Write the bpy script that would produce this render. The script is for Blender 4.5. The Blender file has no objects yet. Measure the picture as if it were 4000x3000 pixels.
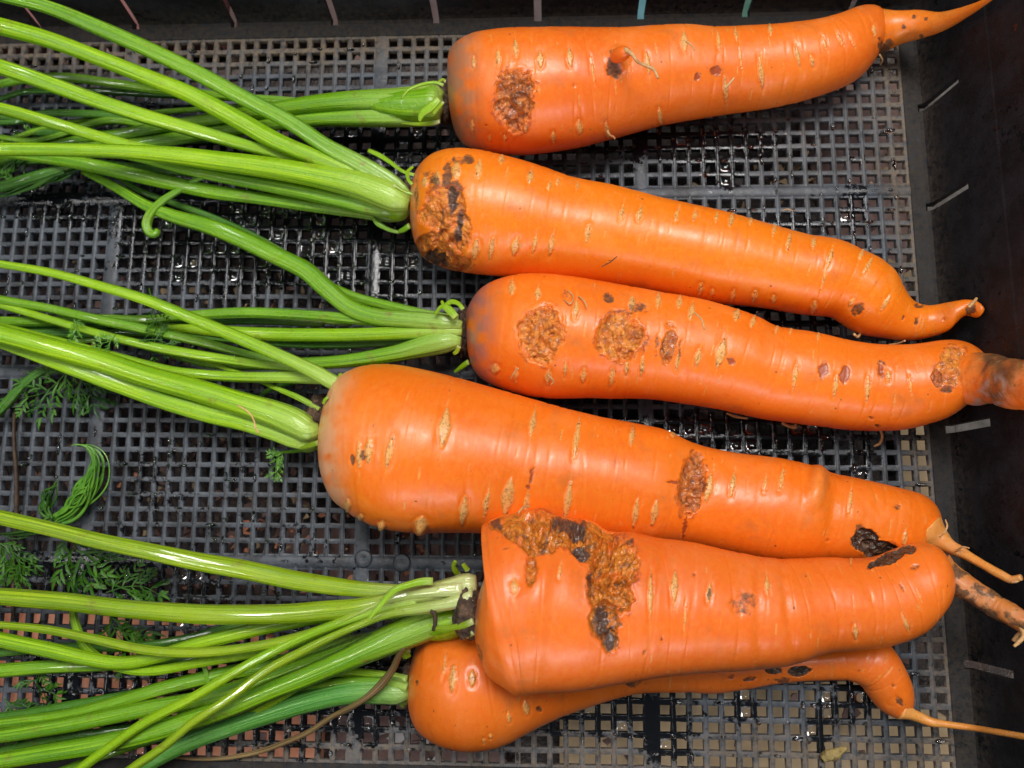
import bpy, math, random
import numpy as np
random.seed(7); rng = np.random.default_rng(7)
sc = bpy.context.scene
COL = sc.collection
PI = math.pi

# ------------------------------------------------------------------ camera
PITCH = 0.0064                       # one cell of the crate's mesh floor, metres
F = 3200.0                           # focal length in pixels of a 4000 px wide picture
rv = np.array([1.73143086e-01, -4.62876545e-02, -4.44281390e-03])
CC = np.array([-6.35240442, 10.3395990, -54.3331736])
th = np.linalg.norm(rv); kk = rv/th
K = np.array([[0,-kk[2],kk[1]],[kk[2],0,-kk[0]],[-kk[1],kk[0],0]])
ROT = np.eye(3)+math.sin(th)*K+(1-math.cos(th))*K@K
CAMPOS = np.array([CC[0]*PITCH, -CC[1]*PITCH, -CC[2]*PITCH])
FL = np.array([1,-1,-1.0])
cd = bpy.data.cameras.new("camera"); cam = bpy.data.objects.new("camera", cd); COL.objects.link(cam)
cd.sensor_width = 36; cd.lens = 36*F/4000; cd.clip_start = 0.01; cd.clip_end = 50
from mathutils import Matrix, Vector
ex, ey, ez = ROT[:,0]*FL, -ROT[:,1]*FL, -ROT[:,2]*FL
cam.matrix_world = Matrix(((ex[0],ey[0],ez[0],CAMPOS[0]),(ex[1],ey[1],ez[1],CAMPOS[1]),(ex[2],ey[2],ez[2],CAMPOS[2]),(0,0,0,1)))
sc.camera = cam
cd.dof.use_dof = True; cd.dof.focus_distance = 0.315; cd.dof.aperture_fstop = 12.0
S = 4000/2212.0                      # measurements below were read off a 2212 px wide view

def unproj(x, y, z):
    """point of height z (m) seen at measured position x, y"""
    x, y, z = np.broadcast_arrays(np.asarray(x,float), np.asarray(y,float), np.asarray(z,float))
    d = np.stack([(x*S-2000)/F, (y*S-1500)/F, np.ones_like(x)], -1) @ ROT.T
    t = (-z/PITCH-CC[2])/d[...,2]
    P = CC + t[...,None]*d
    return np.stack([P[...,0]*PITCH, -P[...,1]*PITCH, z], -1)
def proj(P):
    Q = np.asarray(P)/PITCH*FL - CC
    c = Q @ ROT
    return np.stack([(c[...,0]/c[...,2]*F+2000)/S, (c[...,1]/c[...,2]*F+1500)/S], -1), c[...,2]
def radius_at(px, z):               # real radius of something px wide (half) at height z
    return px*S/F*(-CC[2]*PITCH - z)

# ------------------------------------------------------------------ light
W = bpy.data.worlds.new("World"); sc.world = W; W.use_nodes = True
bg = W.node_tree.nodes["Background"]; bg.inputs[0].default_value = (0.80,0.88,1.0,1); bg.inputs[1].default_value = 0.12
def area(name, loc, target, sx, sy, power, col):
    l = bpy.data.lights.new(name, 'AREA'); l.shape='RECTANGLE'; l.size=sx; l.size_y=sy; l.energy=power; l.color=col
    o = bpy.data.objects.new(name, l); COL.objects.link(o); o.location=loc
    d = Vector(target)-Vector(loc); o.rotation_euler = d.to_track_quat('-Z','Y').to_euler()
    return o
area("roof_light", (0.10,0.62,1.9), (0,0,0), 0.95, 0.55, 34, (1.0,0.97,0.94))
area("tube_lamp", (-1.30,0.02,1.75), (-.2,0,0), 1.8, 0.022, 12, (1.0,0.98,0.95))
area("tube_lamp", (0.95,0.45,1.75), (.1,0,0), 1.2, 0.022, 7, (1.0,0.98,0.95))
area("side_light", (0.10,-1.45,0.60), (0,0,-.03), 1.5, 0.30, 10, (0.93,0.95,1.0))
sc.view_settings.view_transform='Standard'; sc.view_settings.look='None'; sc.view_settings.gamma=1
sc.view_settings.exposure = 0.0

# ------------------------------------------------------------------ helpers
def hash3(ix,iy,iz):
    h = (ix.astype(np.int64)*374761393 + iy.astype(np.int64)*668265263 + iz.astype(np.int64)*1440662683) & 0xffffffff
    h = ((h ^ (h>>13))*1274126177) & 0xffffffff
    h = (h ^ (h>>16)) & 0xffff
    return h/65535.0
def vnoise(P):
    P = np.asarray(P,float); i = np.floor(P).astype(np.int64); f = P-i; f = f*f*(3-2*f)
    out = 0
    for a in (0,1):
        wa = f[...,0] if a else 1-f[...,0]
        for b in (0,1):
            wb = f[...,1] if b else 1-f[...,1]
            for c in (0,1):
                wc = f[...,2] if c else 1-f[...,2]
                out = out + wa*wb*wc*hash3(i[...,0]+a,i[...,1]+b,i[...,2]+c)
    return out*2-1
def fbm(P, n=3):
    o = 0; a = 1; s = 0; P = np.asarray(P,float)
    for k in range(n):
        o = o+a*vnoise(P*2**k+17.3*k); s += a; a *= .5
    return o/s
def sstep(a,b,x):
    t = np.clip((x-a)/(b-a),0,1); return t*t*(3-2*t)
def crom(pts, n=None, step=None, closed=False):
    """centripetal-ish Catmull-Rom through rows of pts, resampled evenly by the first columns' arc length"""
    P = np.asarray(pts,float)
    if len(P)==2:
        P = np.stack([P[0], P[0]*.67+P[1]*.33, P[0]*.33+P[1]*.67, P[1]])
    Q = np.vstack([2*P[0]-P[1], P, 2*P[-1]-P[-2]])
    D = np.sqrt(np.linalg.norm(np.diff(Q[:,:2],axis=0),axis=1)+1e-9)
    T = np.concatenate([[0],np.cumsum(D)])
    out = []
    for i in range(1,len(Q)-2):
        t = np.linspace(T[i],T[i+1],24,endpoint=False)[:,None]
        t0,t1,t2,t3 = T[i-1],T[i],T[i+1],T[i+2]
        A1=(t1-t)/(t1-t0)*Q[i-1]+(t-t0)/(t1-t0)*Q[i]; A2=(t2-t)/(t2-t1)*Q[i]+(t-t1)/(t2-t1)*Q[i+1]; A3=(t3-t)/(t3-t2)*Q[i+1]+(t-t2)/(t3-t2)*Q[i+2]
        B1=(t2-t)/(t2-t0)*A1+(t-t0)/(t2-t0)*A2; B2=(t3-t)/(t3-t1)*A2+(t-t1)/(t3-t1)*A3
        out.append((t2-t)/(t2-t1)*B1+(t-t1)/(t2-t1)*B2)
    out.append(Q[-2][None]); R = np.vstack(out)
    if n is None: return R
    s = np.concatenate([[0],np.cumsum(np.linalg.norm(np.diff(R[:,:2],axis=0),axis=1))])
    return resamp(R, s, np.linspace(0,s[-1],n))
def resamp(R, s, t):
    return np.stack([np.interp(t,s,R[:,k]) for k in range(R.shape[1])],-1)
def mesh(name, V, Fc, mat=None, parent=None, attrs=None, smooth=True, loc=None):
    """V (n,3) world coordinates, Fc list/array of quads or tris"""
    V = np.asarray(V,float)
    off = np.zeros(3)
    if parent is not None: off = np.array(parent['_o'])
    elif loc is not None: off = np.array(loc)
    me = bpy.data.meshes.new(name)
    if isinstance(Fc, np.ndarray):
        n, k = Fc.shape
        me.vertices.add(len(V)); me.vertices.foreach_set('co', (V-off).astype(np.float32).ravel())
        me.loops.add(n*k); me.loops.foreach_set('vertex_index', Fc.astype(np.int32).ravel())
        me.polygons.add(n); me.polygons.foreach_set('loop_start', (np.arange(n)*k).astype(np.int32))
        me.update(calc_edges=True)
    else:
        me.from_pydata([tuple(v) for v in (V-off)], [], [tuple(f) for f in Fc]); me.update()
    if smooth: me.polygons.foreach_set('use_smooth', np.ones(len(me.polygons),bool))
    for k,a in (attrs or {}).items():
        a = np.asarray(a,np.float32)
        if a.ndim==1:
            at = me.attributes.new(k,'FLOAT','POINT'); at.data.foreach_set('value', a)
        else:
            at = me.attributes.new(k,'FLOAT_VECTOR','POINT'); at.data.foreach_set('vector', a.ravel())
    o = bpy.data.objects.new(name, me); COL.objects.link(o)
    if mat: me.materials.append(mat)
    o.location = (0,0,0) if parent is not None else tuple(off)
    if parent is not None: o.parent = parent
    return o
def thing(name, loc, label, cat, group=None):
    o = bpy.data.objects.new(name, None); COL.objects.link(o); o.location = loc; o.empty_display_size = .01
    o['_o'] = [float(c) for c in loc]; tag(o,label,cat,group); return o
def tag(o, label, cat=None, group=None, kind=None):
    o['label'] = label
    if cat: o['category'] = cat
    if group: o['group'] = group
    if kind: o['kind'] = kind
    return o
def gridfaces(nr, nc, wrap=True, flip=False):
    i = np.arange(nr-1)[:,None]; j = np.arange(nc if wrap else nc-1)[None,:]; j2 = (j+1)%nc
    f = np.stack([i*nc+j, i*nc+j2, (i+1)*nc+j2, (i+1)*nc+j],-1).reshape(-1,4)
    return f[:,::-1].copy() if flip else f
def frames(C):
    T = np.gradient(C,axis=0); T /= np.linalg.norm(T,axis=1)[:,None]+1e-12
    N = np.zeros_like(T); up = np.array([0,0,1.0])
    side = np.cross(T,up); side /= np.linalg.norm(side,axis=1)[:,None]+1e-9
    nn = np.cross(side,T)
    return T, side, nn
def tube(C, R, na=16, ridges=0, amp=0, groove=0, flat=1.0, cap=True, rough=0, seed=0):
    """closed tube round centres C with radii R -> V, F, (angle, length) coordinates"""
    T, sd, nn = frames(C); n = len(C)
    a = np.linspace(0,2*PI,na,endpoint=False)
    prof = 1+amp*np.cos(ridges*a)
    if groove: prof = prof-groove*np.exp(-((np.angle(np.exp(1j*(a-PI/2))))/0.45)**2)
    r = np.asarray(R)[:,None]*prof[None,:]
    if rough:
        r = r*(1+rough*fbm(np.stack(np.broadcast_arrays(np.cos(a)[None,:]*1.5+seed, np.sin(a)[None,:]*1.5, np.linspace(0,n*.09,n)[:,None]),-1)))
    V = C[:,None,:]+sd[:,None,:]*(r*np.cos(a))[...,None]+nn[:,None,:]*(r*np.sin(a)*flat)[...,None]
    L = np.concatenate([[0],np.cumsum(np.linalg.norm(np.diff(C,axis=0),axis=1))])
    st = np.stack(np.broadcast_arrays(a[None,:]/(2*PI), L[:,None], (L/L[-1])[:,None]),-1).reshape(-1,3)
    V = V.reshape(-1,3); Fq = gridfaces(n,na,flip=True)
    if cap:
        V = np.vstack([V,C[0],C[-1]]); st = np.vstack([st,[0,0,0],[0,L[-1],1]])
        j = np.arange(na); j2=(j+1)%na; b=(n-1)*na
        c0 = np.stack([j, j2, np.full(na,n*na), np.full(na,n*na)],-1); c1 = np.stack([b+j2, b+j, np.full(na,n*na+1), np.full(na,n*na+1)],-1)
        return V, Fq, st, (c0[:,:3],c1[:,:3])
    return V, Fq, st, None
def tubeobj(name, C, R, mat, parent=None, loc=None, attrs=None, **kw):
    V,Fq,st,caps = tube(C,R,**kw)
    fl = [tuple(f) for f in Fq.tolist()]
    if caps: fl += [tuple(f) for f in caps[0].tolist()]+[tuple(f) for f in caps[1].tolist()]
    A = {'st':st}; A.update(attrs or {})
    return mesh(name,V,fl,mat,parent,A,loc=loc)

# ------------------------------------------------------------------ material helpers
class NT:
    def __init__(s,name):
        s.m = bpy.data.materials.new(name); s.m.use_nodes=True; s.t=s.m.node_tree; s.b=s.t.nodes['Principled BSDF']; s.tc=None
    def n(s,typ,**kw):
        d = s.t.nodes.new(typ)
        for k,v in kw.items(): setattr(d,k,v)
        return d
    def l(s,a,b): s.t.links.new(a,b)
    def obj(s):
        if not s.tc: s.tc = s.n('ShaderNodeTexCoord')
        return s.tc.outputs['Object']
    def attr(s,name,out='Fac'):
        d = s.n('ShaderNodeAttribute'); d.attribute_name=name; return d.outputs[out]
    def noise(s,scale,vec=None,detail=4,rough=.55,dist=0):
        d = s.n('ShaderNodeTexNoise'); d.inputs['Scale'].default_value=scale; d.inputs['Detail'].default_value=detail; d.inputs['Roughness'].default_value=rough; d.inputs['Distortion'].default_value=dist
        s.l(vec if vec is not None else s.obj(), d.inputs['Vector']); return d.outputs['Fac']
    def mapping(s,vec,scale):
        d = s.n('ShaderNodeMapping'); d.inputs['Scale'].default_value=scale; s.l(vec,d.inputs['Vector']); return d.outputs[0]
    def ramp(s,fac,stops):
        d = s.n('ShaderNodeValToRGB'); cr=d.color_ramp
        while len(cr.elements)<len(stops): cr.elements.new(.5)
        for e,(p,c) in zip(cr.elements,stops):
            e.position=p; e.color=(*c,1) if isinstance(c,tuple) else (c,c,c,1)
        s.l(fac,d.inputs[0]); return d.outputs[0]
    def mix(s,fac,a,b,mode='MIX'):
        d = s.n('ShaderNodeMix'); d.data_type='RGBA'; d.blend_type=mode
        for sock,v in ((0,fac),(6,a),(7,b)):
            if isinstance(v,(int,float)): d.inputs[sock].default_value=v if sock==0 else (v,v,v,1)
            elif isinstance(v,tuple): d.inputs[sock].default_value=(*v,1)
            else: s.l(v,d.inputs[sock])
        return d.outputs[2]
    def math(s,op,a,b=0.0,clamp=False):
        d = s.n('ShaderNodeMath'); d.operation=op; d.use_clamp=clamp
        for i,v in enumerate((a,b)):
            if isinstance(v,(int,float)): d.inputs[i].default_value=v
            else: s.l(v,d.inputs[i])
        return d.outputs[0]
    def set(s,name,v):
        i = s.b.inputs[name]
        if isinstance(v,(int,float)): i.default_value=v
        elif isinstance(v,tuple): i.default_value=(*v,1) if len(v)==3 and i.type=='RGBA' else v
        else: s.l(v,i)
    def bump(s,h,strength,dist):
        d = s.n('ShaderNodeBump'); d.inputs['Strength'].default_value=strength; d.inputs['Distance'].default_value=dist
        s.l(h,d.inputs['Height']); s.l(d.outputs[0],s.b.inputs['Normal'])

def mat_carrot(name, c1, c2, rough=.37):
    t = NT(name); v = t.obj()
    big = t.noise(22,v,3); fine = t.noise(420,v,3); ring = t.noise(160,t.attr('ring','Vector'),3,.6)
    col = t.mix(t.ramp(big,[(.35,0.0),(.68,1.0)]), c1, c2)
    col = t.mix(t.ramp(ring,[(.40,0.0),(.75,.35)]), col, (c2[0],c2[1]*1.45,c2[2]*1.8))
    col = t.mix(t.ramp(t.noise(900,v,2),[(.66,0.0),(.76,.35)]), col, (c1[0]*.45,c1[1]*.4,c1[2]))
    dirtn = t.math('MULTIPLY', t.ramp(t.noise(70,v,5,.65),[(.57,0.0),(.76,1.0)]), .5)
    col = t.mix(dirtn, col, (.38,.13,.04))
    scuff = t.ramp(t.noise(48,v,5,.7,.6),[(.50,0.0),(.66,1.0)])
    col = t.mix(t.math('MULTIPLY',scuff,.22), col, (c2[0],c2[1]*1.5,c2[2]*6))
    col = t.mix(t.attr('crown'), col, t.attr('crowncol','Vector'))
    pale = t.math('MULTIPLY', t.attr('pale'), t.ramp(t.noise(700,v,3),[(.2,.75),(.6,1.0)]))
    col = t.mix(pale, col, t.mix(t.ramp(t.noise(1100,v,2),[(.5,0.0),(.62,1.0)]), (.74,.40,.12),(.42,.21,.06)))
    dk = t.ramp(t.math('ADD',t.attr('dark'),t.math('MULTIPLY',t.math('SUBTRACT',t.noise(430,v,5,.72),.5),2.1)),[(.36,0.0),(.78,.88)])
    col = t.mix(dk, col, t.mix(t.ramp(t.noise(900,v,3),[(.4,0.0),(.65,1.0)]), (.035,.022,.014),(.16,.075,.03)))
    rd = t.math('MULTIPLY',t.ramp(t.math('ADD',t.attr('red'),t.math('MULTIPLY',t.math('SUBTRACT',t.noise(520,v,5,.7),.5),1.1)),[(.32,0.0),(.70,1.0)]),.9)
    col = t.mix(rd, col, (.33,.06,.018))
    t.set('Base Color',col)
    t.set('Roughness', t.math('ADD', t.math('MULTIPLY',t.ramp(fine,[(.3,0.0),(.7,1.0)]),.14), t.math('ADD', rough-.07, t.math('ADD',t.math('MULTIPLY',scuff,.16),t.math('MULTIPLY',dk,.25)))))
    t.set('Subsurface Weight',.14); t.b.inputs['Subsurface Radius'].default_value=(1.0,.35,.10); t.set('Subsurface Scale',.004)
    t.set('Specular IOR Level',.5); t.set('Coat Weight',.10); t.set('Coat Roughness',.18)
    h = t.math('ADD', t.math('MULTIPLY',ring,.7), t.math('MULTIPLY',fine,.35))
    t.bump(h,.16,.0005)
    return t.m
def mat_wound(name, a, b, dark, wet=.5, amt=.5, skin=(.78,.17,.015)):
    t = NT(name); v=t.obj()
    n1=t.noise(260,v,6,.7); n2=t.noise(120,v,5,.65,.5); n3=t.noise(700,v,3)
    vo=t.n('ShaderNodeTexVoronoi'); vo.inputs['Scale'].default_value=620; vo.inputs['Randomness'].default_value=1; t.l(t.mapping(v,(1,.7,1)),vo.inputs['Vector']); cell=vo.outputs['Distance']
    col=t.mix(t.ramp(n1,[(.38,0.0),(.60,1.0)]),a,b)
    col=t.mix(t.ramp(cell,[(.45,0.0),(.85,.75)]),col,dark)
    w=t.attr('rim'); n2r=t.ramp(n2,[(.56-.25*(amt-.5),0.0),(.66-.2*(amt-.5),1.0)])
    col=t.mix(t.math('MULTIPLY',n2r,.9),col,dark)
    col=t.mix(t.math('MULTIPLY',t.ramp(t.noise(900,v,2),[(.62,0.0),(.70,1.0)]),t.ramp(n1,[(.42,0.0),(.55,.8)])),col,(min(1,b[0]*1.25),min(1,b[1]*1.9+.05),b[2]*3+.04))
    edge=t.math('ADD',w,t.math('MULTIPLY',t.math('SUBTRACT',n3,.5),1.1))
    col=t.mix(t.ramp(edge,[(.62,0.0),(.95,.85)]),col,skin)
    dk=t.ramp(t.math('ADD',t.attr('dark'),t.math('MULTIPLY',t.math('SUBTRACT',n1,.5),1.2)),[(.30,0.0),(.80,.95)])
    col=t.mix(dk,col,t.mix(n3,(.030,.020,.018),(.12,.065,.045)))
    t.set('Base Color',col); t.set('Roughness',t.ramp(n1,[(.3,.32),(.7,.6)])); t.set('Coat Weight',wet*.7); t.set('Coat Roughness',.12)
    h=t.math('ADD',t.math('MULTIPLY',n1,1.2),t.math('ADD',t.math('MULTIPLY',n3,.6),t.math('MULTIPLY',cell,-.7)))
    t.bump(h,.8,.0011)
    return t.m
def mat_stalk(name, c1, c2, base=(.42,.55,.16), spots=.5, rough=.3, coat=.3):
    t = NT(name); st=t.attr('st','Vector')
    streak=t.noise(1.0,t.mapping(st,(15,8,0)),4,.6); v=t.obj()
    col=t.mix(t.ramp(streak,[(.38,0.0),(.62,1.0)]),(c1[0]*.62,c1[1]*.72,c1[2]*.8),c2)
    col=t.mix(t.math('MULTIPLY',t.ramp(t.noise(38,v,3),[(.35,0.0),(.7,1.0)]),.5),col,(c1[0]*.62,c1[1]*.72,c1[2]*.8))
    sep=t.n('ShaderNodeSeparateXYZ'); t.l(st,sep.inputs[0])
    col=t.mix(t.ramp(sep.outputs[2],[(0.0,1.0),(.07,.55),(.20,0.0)]),col,base)
    col=t.mix(t.math('MULTIPLY',t.ramp(t.noise(120,v,5,.7),[(.60,0.0),(.72,1.0)]),spots),col,(.20,.13,.03))
    col=t.mix(t.ramp(t.noise(1500,v,2),[(.68,0.0),(.76,.6)]),col,(.03,.05,.01))
    t.set('Base Color',col); t.set('Roughness',t.ramp(t.noise(300,v,3),[(.3,rough-.1),(.7,rough+.12)]))
    t.set('Subsurface Weight',.15); t.b.inputs['Subsurface Radius'].default_value=(.4,1,.1); t.set('Subsurface Scale',.0025)
    t.set('Coat Weight',coat); t.set('Coat Roughness',.06)
    t.bump(t.math('ADD',t.noise(1.0,t.mapping(st,(44,20,0)),2),t.math('MULTIPLY',t.noise(800,v,2),.4)),.55,.0010)
    return t.m
def mat_simple(name, stops, scale, rough=(.4,.7), detail=5, bump=.5, bd=.001, spec=.5, coat=0):
    t=NT(name); v=t.obj(); n=t.noise(scale,v,detail,.62)
    t.set('Base Color',t.ramp(n,stops)); n2=t.noise(scale*3.1,v,4)
    t.set('Roughness',t.ramp(n2,[(.3,rough[0]),(.7,rough[1])])); t.set('Specular IOR Level',spec); t.set('Coat Weight',coat); t.set('Coat Roughness',.1)
    t.bump(t.math('ADD',n,t.math('MULTIPLY',n2,.6)),bump,bd); return t.m
def mat_plastic(name, dry, wetc, dirt, dry_rough=.48, spec=(.5,.34)):
    t=NT(name); v=t.obj(); g=t.n('ShaderNodeNewGeometry')
    n1=t.noise(95,v,5,.6); n2=t.noise(1300,v,3); n3=t.noise(330,v,4,.65)
    wm=t.math('ADD',t.attr('wet'),t.math('MULTIPLY',t.math('SUBTRACT',n3,.5),.9))
    wm=t.ramp(wm,[(.34,0.0),(.46,1.0)])
    dc=t.mix(t.ramp(n1,[(.38,0.0),(.62,1.0)]),(dry[0]*.38,dry[1]*.38,dry[2]*.40),(dry[0]*1.3,dry[1]*1.3,dry[2]*1.3))
    dc=t.mix(t.ramp(n2,[(.58,0.0),(.72,.45)]),dc,(dry[0]*1.9,dry[1]*1.85,dry[2]*1.75))
    dm=t.math('MULTIPLY',t.attr('dirt'),t.ramp(t.noise(420,v,5,.7),[(.36,0.0),(.60,1.0)]))
    dc=t.mix(dm,dc,dirt)
    col=t.mix(wm,dc,wetc)
    t.set('Base Color',col)
    r=t.mix(wm,t.mix(dm,t.ramp(n3,[(.3,dry_rough-.12),(.7,dry_rough+.12)]),.85),t.ramp(n3,[(.4,.05),(.7,.14)]))
    t.set('Roughness',r); t.set('Specular IOR Level',t.mix(wm,spec[0],spec[1]))
    t.bump(t.math('ADD',t.math('MULTIPLY',t.math('MULTIPLY',n2,t.math('SUBTRACT',1.0,wm)),.5),n3),.40,.0006)
    return t.m

M_GRID = mat_plastic('crate_plastic_floor',(.047,.056,.069),(.0045,.0055,.0075),(.20,.15,.10))
M_WALL = mat_plastic('crate_plastic_wall',(.009,.011,.015),(.005,.006,.008),(.045,.036,.028),.60,(.34,.34))

# ------------------------------------------------------------------ ground below the crate
GZ = -0.050
g = mesh('ground',[(-1.6,-1.6,GZ-.004),(1.6,-1.6,GZ-.004),(1.6,1.6,GZ-.004),(-1.6,1.6,GZ-.004)],[(0,1,2,3)],
     mat_simple('damp_soil',[(.3,(.010,.006,.004)),(.5,(.024,.013,.009)),(.7,(.060,.030,.020))],60,bump=.9,bd=.004)); g['kind']='structure'
def slab(name, poly, z, th, mat, label, cat, group=None):
    P=[unproj(x,y,z) for x,y in poly]; n=len(P); b=np.mean(P,axis=0)
    V=[]
    pts=[]
    for i in range(n):                  # subdivide and roughen the outline
        for k in range(6):
            q=P[i]+(P[(i+1)%n]-P[i])*k/6; pts.append(q+rng.normal(0,.0008,3)*[1,1,0])
    m=len(pts); pts=np.array(pts)
    V=np.vstack([pts,(pts-b)*[.985,.985,1]+b+[0,0,.0006],pts-[0,0,th]])
    V[:m,2]-=.0004
    f=[tuple(range(m,2*m))]
    for i in range(m):
        j=(i+1)%m; f.append((i,j,m+j,m+i)); f.append((2*m+i,2*m+j,j,i))
    f=[tuple(reversed(q)) for q in f]
    o=mesh(name,V,f,mat,loc=(b[0],b[1],z-th),smooth=False); tag(o,label,cat,group); return o
M_CARD=mat_simple('tan_board',[(.3,(.30,.205,.110)),(.55,(.42,.30,.17)),(.75,(.50,.37,.23))],45,(.6,.9),bump=.3)
M_CARDD=mat_simple('greyish_board',[(.3,(.05,.044,.038)),(.55,(.115,.10,.088)),(.75,(.16,.145,.13))],120,(.6,.9),bump=.5)
M_TERRA=mat_simple('terracotta',[(.3,(.50,.17,.09)),(.5,(.72,.28,.15)),(.75,(.78,.38,.24))],70,(.5,.9),bump=.4)
M_DULL=mat_simple('dull_brick',[(.3,(.09,.048,.040)),(.55,(.17,.095,.078)),(.75,(.28,.19,.16))],90,(.5,.9),bump=.4)
slab('board',[(1210,1480),(1900,1462),(2060,1560),(2075,1760),(1210,1760)],GZ+.005,.003,M_CARD,'flat tan board lying under the crate, seen through the holes at lower right','board')
slab('paving_slab',[(-60,1305),(360,1300),(470,1330),(690,1420),(700,1760),(-60,1760)],GZ+.004,.006,M_TERRA,'salmon coloured slab lying under the crate at lower left','slab')
slab('board',[(1935,930),(2030,915),(2060,1075),(1945,1085)],GZ+.006,.003,M_CARD,'small tan piece of board under the crate by the right hand wall','board')
slab('brick',[(590,1125),(1035,1140),(1040,1275),(620,1265)],GZ+.003,.008,M_DULL,'dull pinkish brick under the mesh beside the gouged carrot crown','brick')
slab('brick',[(720,1510),(1080,1540),(1100,1680),(720,1680)],GZ+.004,.008,M_DULL,'greyish pink brick under the mesh below the lowest carrot','brick')
slab('brick',[(1700,170),(1950,170),(1960,660),(1830,660)],GZ+.0005,.006,M_DULL,'dull red brick under the mesh near the upper right corner','brick')
# broken chips and litter under the mesh
def chips(name, n, boxes, mat, label, smin, smax):
    V=[];Fc=[]
    for k in range(n):
        x0,y0,x1,y1=boxes[rng.integers(len(boxes))]
        c=unproj(rng.uniform(x0,x1),rng.uniform(y0,y1),GZ+rng.uniform(.003,.030)); m=rng.integers(4,7)
        a=np.sort(rng.uniform(0,2*PI,m)); r=rng.uniform(smin,smax)*rng.uniform(.6,1.2,m); tilt=rng.normal(0,.35,2); b=len(V); t_=rng.uniform(.0008,.002)
        for s in (0,1):
            for i in range(m):
                x,y=r[i]*math.cos(a[i]),r[i]*math.sin(a[i]); V.append((c[0]+x,c[1]+y,c[2]+x*tilt[0]+y*tilt[1]-s*t_))
        Fc.append(tuple(range(b,b+m)))
        for i in range(m): j=(i+1)%m; Fc.append((b+m+i,b+m+j,b+j,b+i))
    o=mesh(name,V,Fc,mat,smooth=False); tag(o,label,kind='stuff'); return o
chips('brick_chips',520,[(0,100,2000,1640),(0,600,1000,1300)],M_DULL,'dull red chips scattered on the ground under the crate',.0015,.0045)
chips('brick_chips',130,[(100,560,1000,1280),(450,1090,1010,1280)],M_TERRA,'salmon chips scattered on the ground under the crate',.001,.003)
chips('straw_chips',150,[(1640,330,1760,430),(1200,330,1960,480),(100,550,700,700),(1640,560,1960,620),(150,950,700,1200)],M_CARD,'straw coloured scraps on the ground under the crate',.001,.0038)
M_SHARD=mat_simple('pale_shard',[(.3,(.30,.27,.25)),(.7,(.55,.52,.50))],60,(.5,.8))
chips('pale_shards',70,[(1420,330,1620,430),(1480,900,1620,1000),(700,1540,1060,1650),(60,350,280,520)],M_SHARD,'pale grey shards on the ground under the crate',.002,.0045)

# ------------------------------------------------------------------ crate
crate = thing('crate',(0,0,-0.004),'black plastic crate with a square mesh floor and slotted side walls','crate')
ucent=[]; 
for b in range(-3,1):
    ucent += [b*18.7+.85+k for k in range(18)]
ulast=ucent[-1]; ucent=np.array(ucent)
vcent=np.array([b*12.7+.85+k for b in (-2,-1,0,1) for k in range(12)])
UL,UR,VT,VB = ucent[0]-.5, 18.35, vcent[0]-.5, vcent[-1]+.5
def bounds(c,lo,hi): return np.concatenate([[lo],(c[1:]+c[:-1])/2,[hi]])
ub=bounds(ucent,UL,UR); vb=bounds(vcent,VT,VB)
def wetdirt(P):
    """water film and dirt on the plastic, by place"""
    D,_=proj(P); x,y=D[...,0],D[...,1]
    wet=np.full(x.shape,.18)
    def blob(cx,cy,rx,ry,v):
        nonlocal wet
        wet=wet+v*np.exp(-(((x-cx)/rx)**2+((y-cy)/ry)**2))
    for b in [(560,520,230,110,.55),(330,500,70,90,.35),(820,560,120,120,.35),(130,430,120,60,.35),(300,300,340,50,.4),(850,320,140,60,.5),(650,470,250,60,.4),
              (1480,310,230,45,.55),(1560,385,50,25,.5),(1850,430,30,120,.3),(1720,480,90,25,.35),(1900,620,30,90,.25),(1640,690,200,35,.5),(1560,935,260,45,.6),(1860,1010,25,90,.45),
              (560,1050,300,120,.12),(700,1190,120,40,.2),(250,1240,300,70,.3),(400,1500,420,160,.42),(1330,1540,180,60,.45),(1600,1530,40,40,.4),(1850,1500,60,60,.5),(1775,1590,25,60,.5),(1440,1600,60,60,.35),(820,1500,160,80,.35),(330,1030,60,130,.2),(100,700,60,60,.25)]:
        blob(*b)
    n=fbm(np.stack([x/38,y/38,0*x],-1),3)
    wet=wet+.22*n
    v=-P[...,1]/PITCH; u=P[...,0]/PITCH
    dirt=-.12+.9*sstep(-21.5,-25.2,v)*sstep(900,1300,2212-x*1.0)+.55*sstep(-20,-25,v)+.9*sstep(15.5,18.6,u)+.7*sstep(-24.7,-25.5,v)+.7*sstep(20.5,25.,v)+.35*sstep(1300,1750,x)*sstep(560,330,y)
    dirt=dirt+.35*fbm(np.stack([x/60,y/60,0*x+5],-1),3)
    return np.clip(wet,0,1),np.clip(dirt,0,1)
# perforated plate: each hole is cut through the plate's thickness
nU,nV=len(ucent),len(vcent)
UU,VV=np.meshgrid(np.arange(nU),np.arange(nV),indexing='ij')
cu=ucent[UU];cv=vcent[VV]
sq=[(-1,-1),(1,-1),(1,1),(-1,1)]
rings=[]
jit=rng.normal(0,.012,(nU,nV,4))
for lvl,(hs,z) in enumerate([(None,0),(.35,0),(.332,-.03),(.325,-.40),(.325,-.40),(None,-.40)]):
    pts=[]
    for q,(sx,sy) in enumerate(sq):
        if hs is None:
            x=np.where(sx<0,ub[UU],ub[UU+1]); y=np.where(sy<0,vb[VV],vb[VV+1])
        else:
            x=cu+sx*(hs+jit[...,q]); y=cv+sy*(hs+jit[...,(q+1)%4])
        pts.append(np.stack([x*PITCH,-y*PITCH,np.full(x.shape,z*PITCH)],-1))
    rings.append(np.stack(pts,2))
V=np.stack(rings,2).reshape(-1,3)           # (nU,nV,6 rings,4)
cell=np.arange(nU*nV)*24
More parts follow.
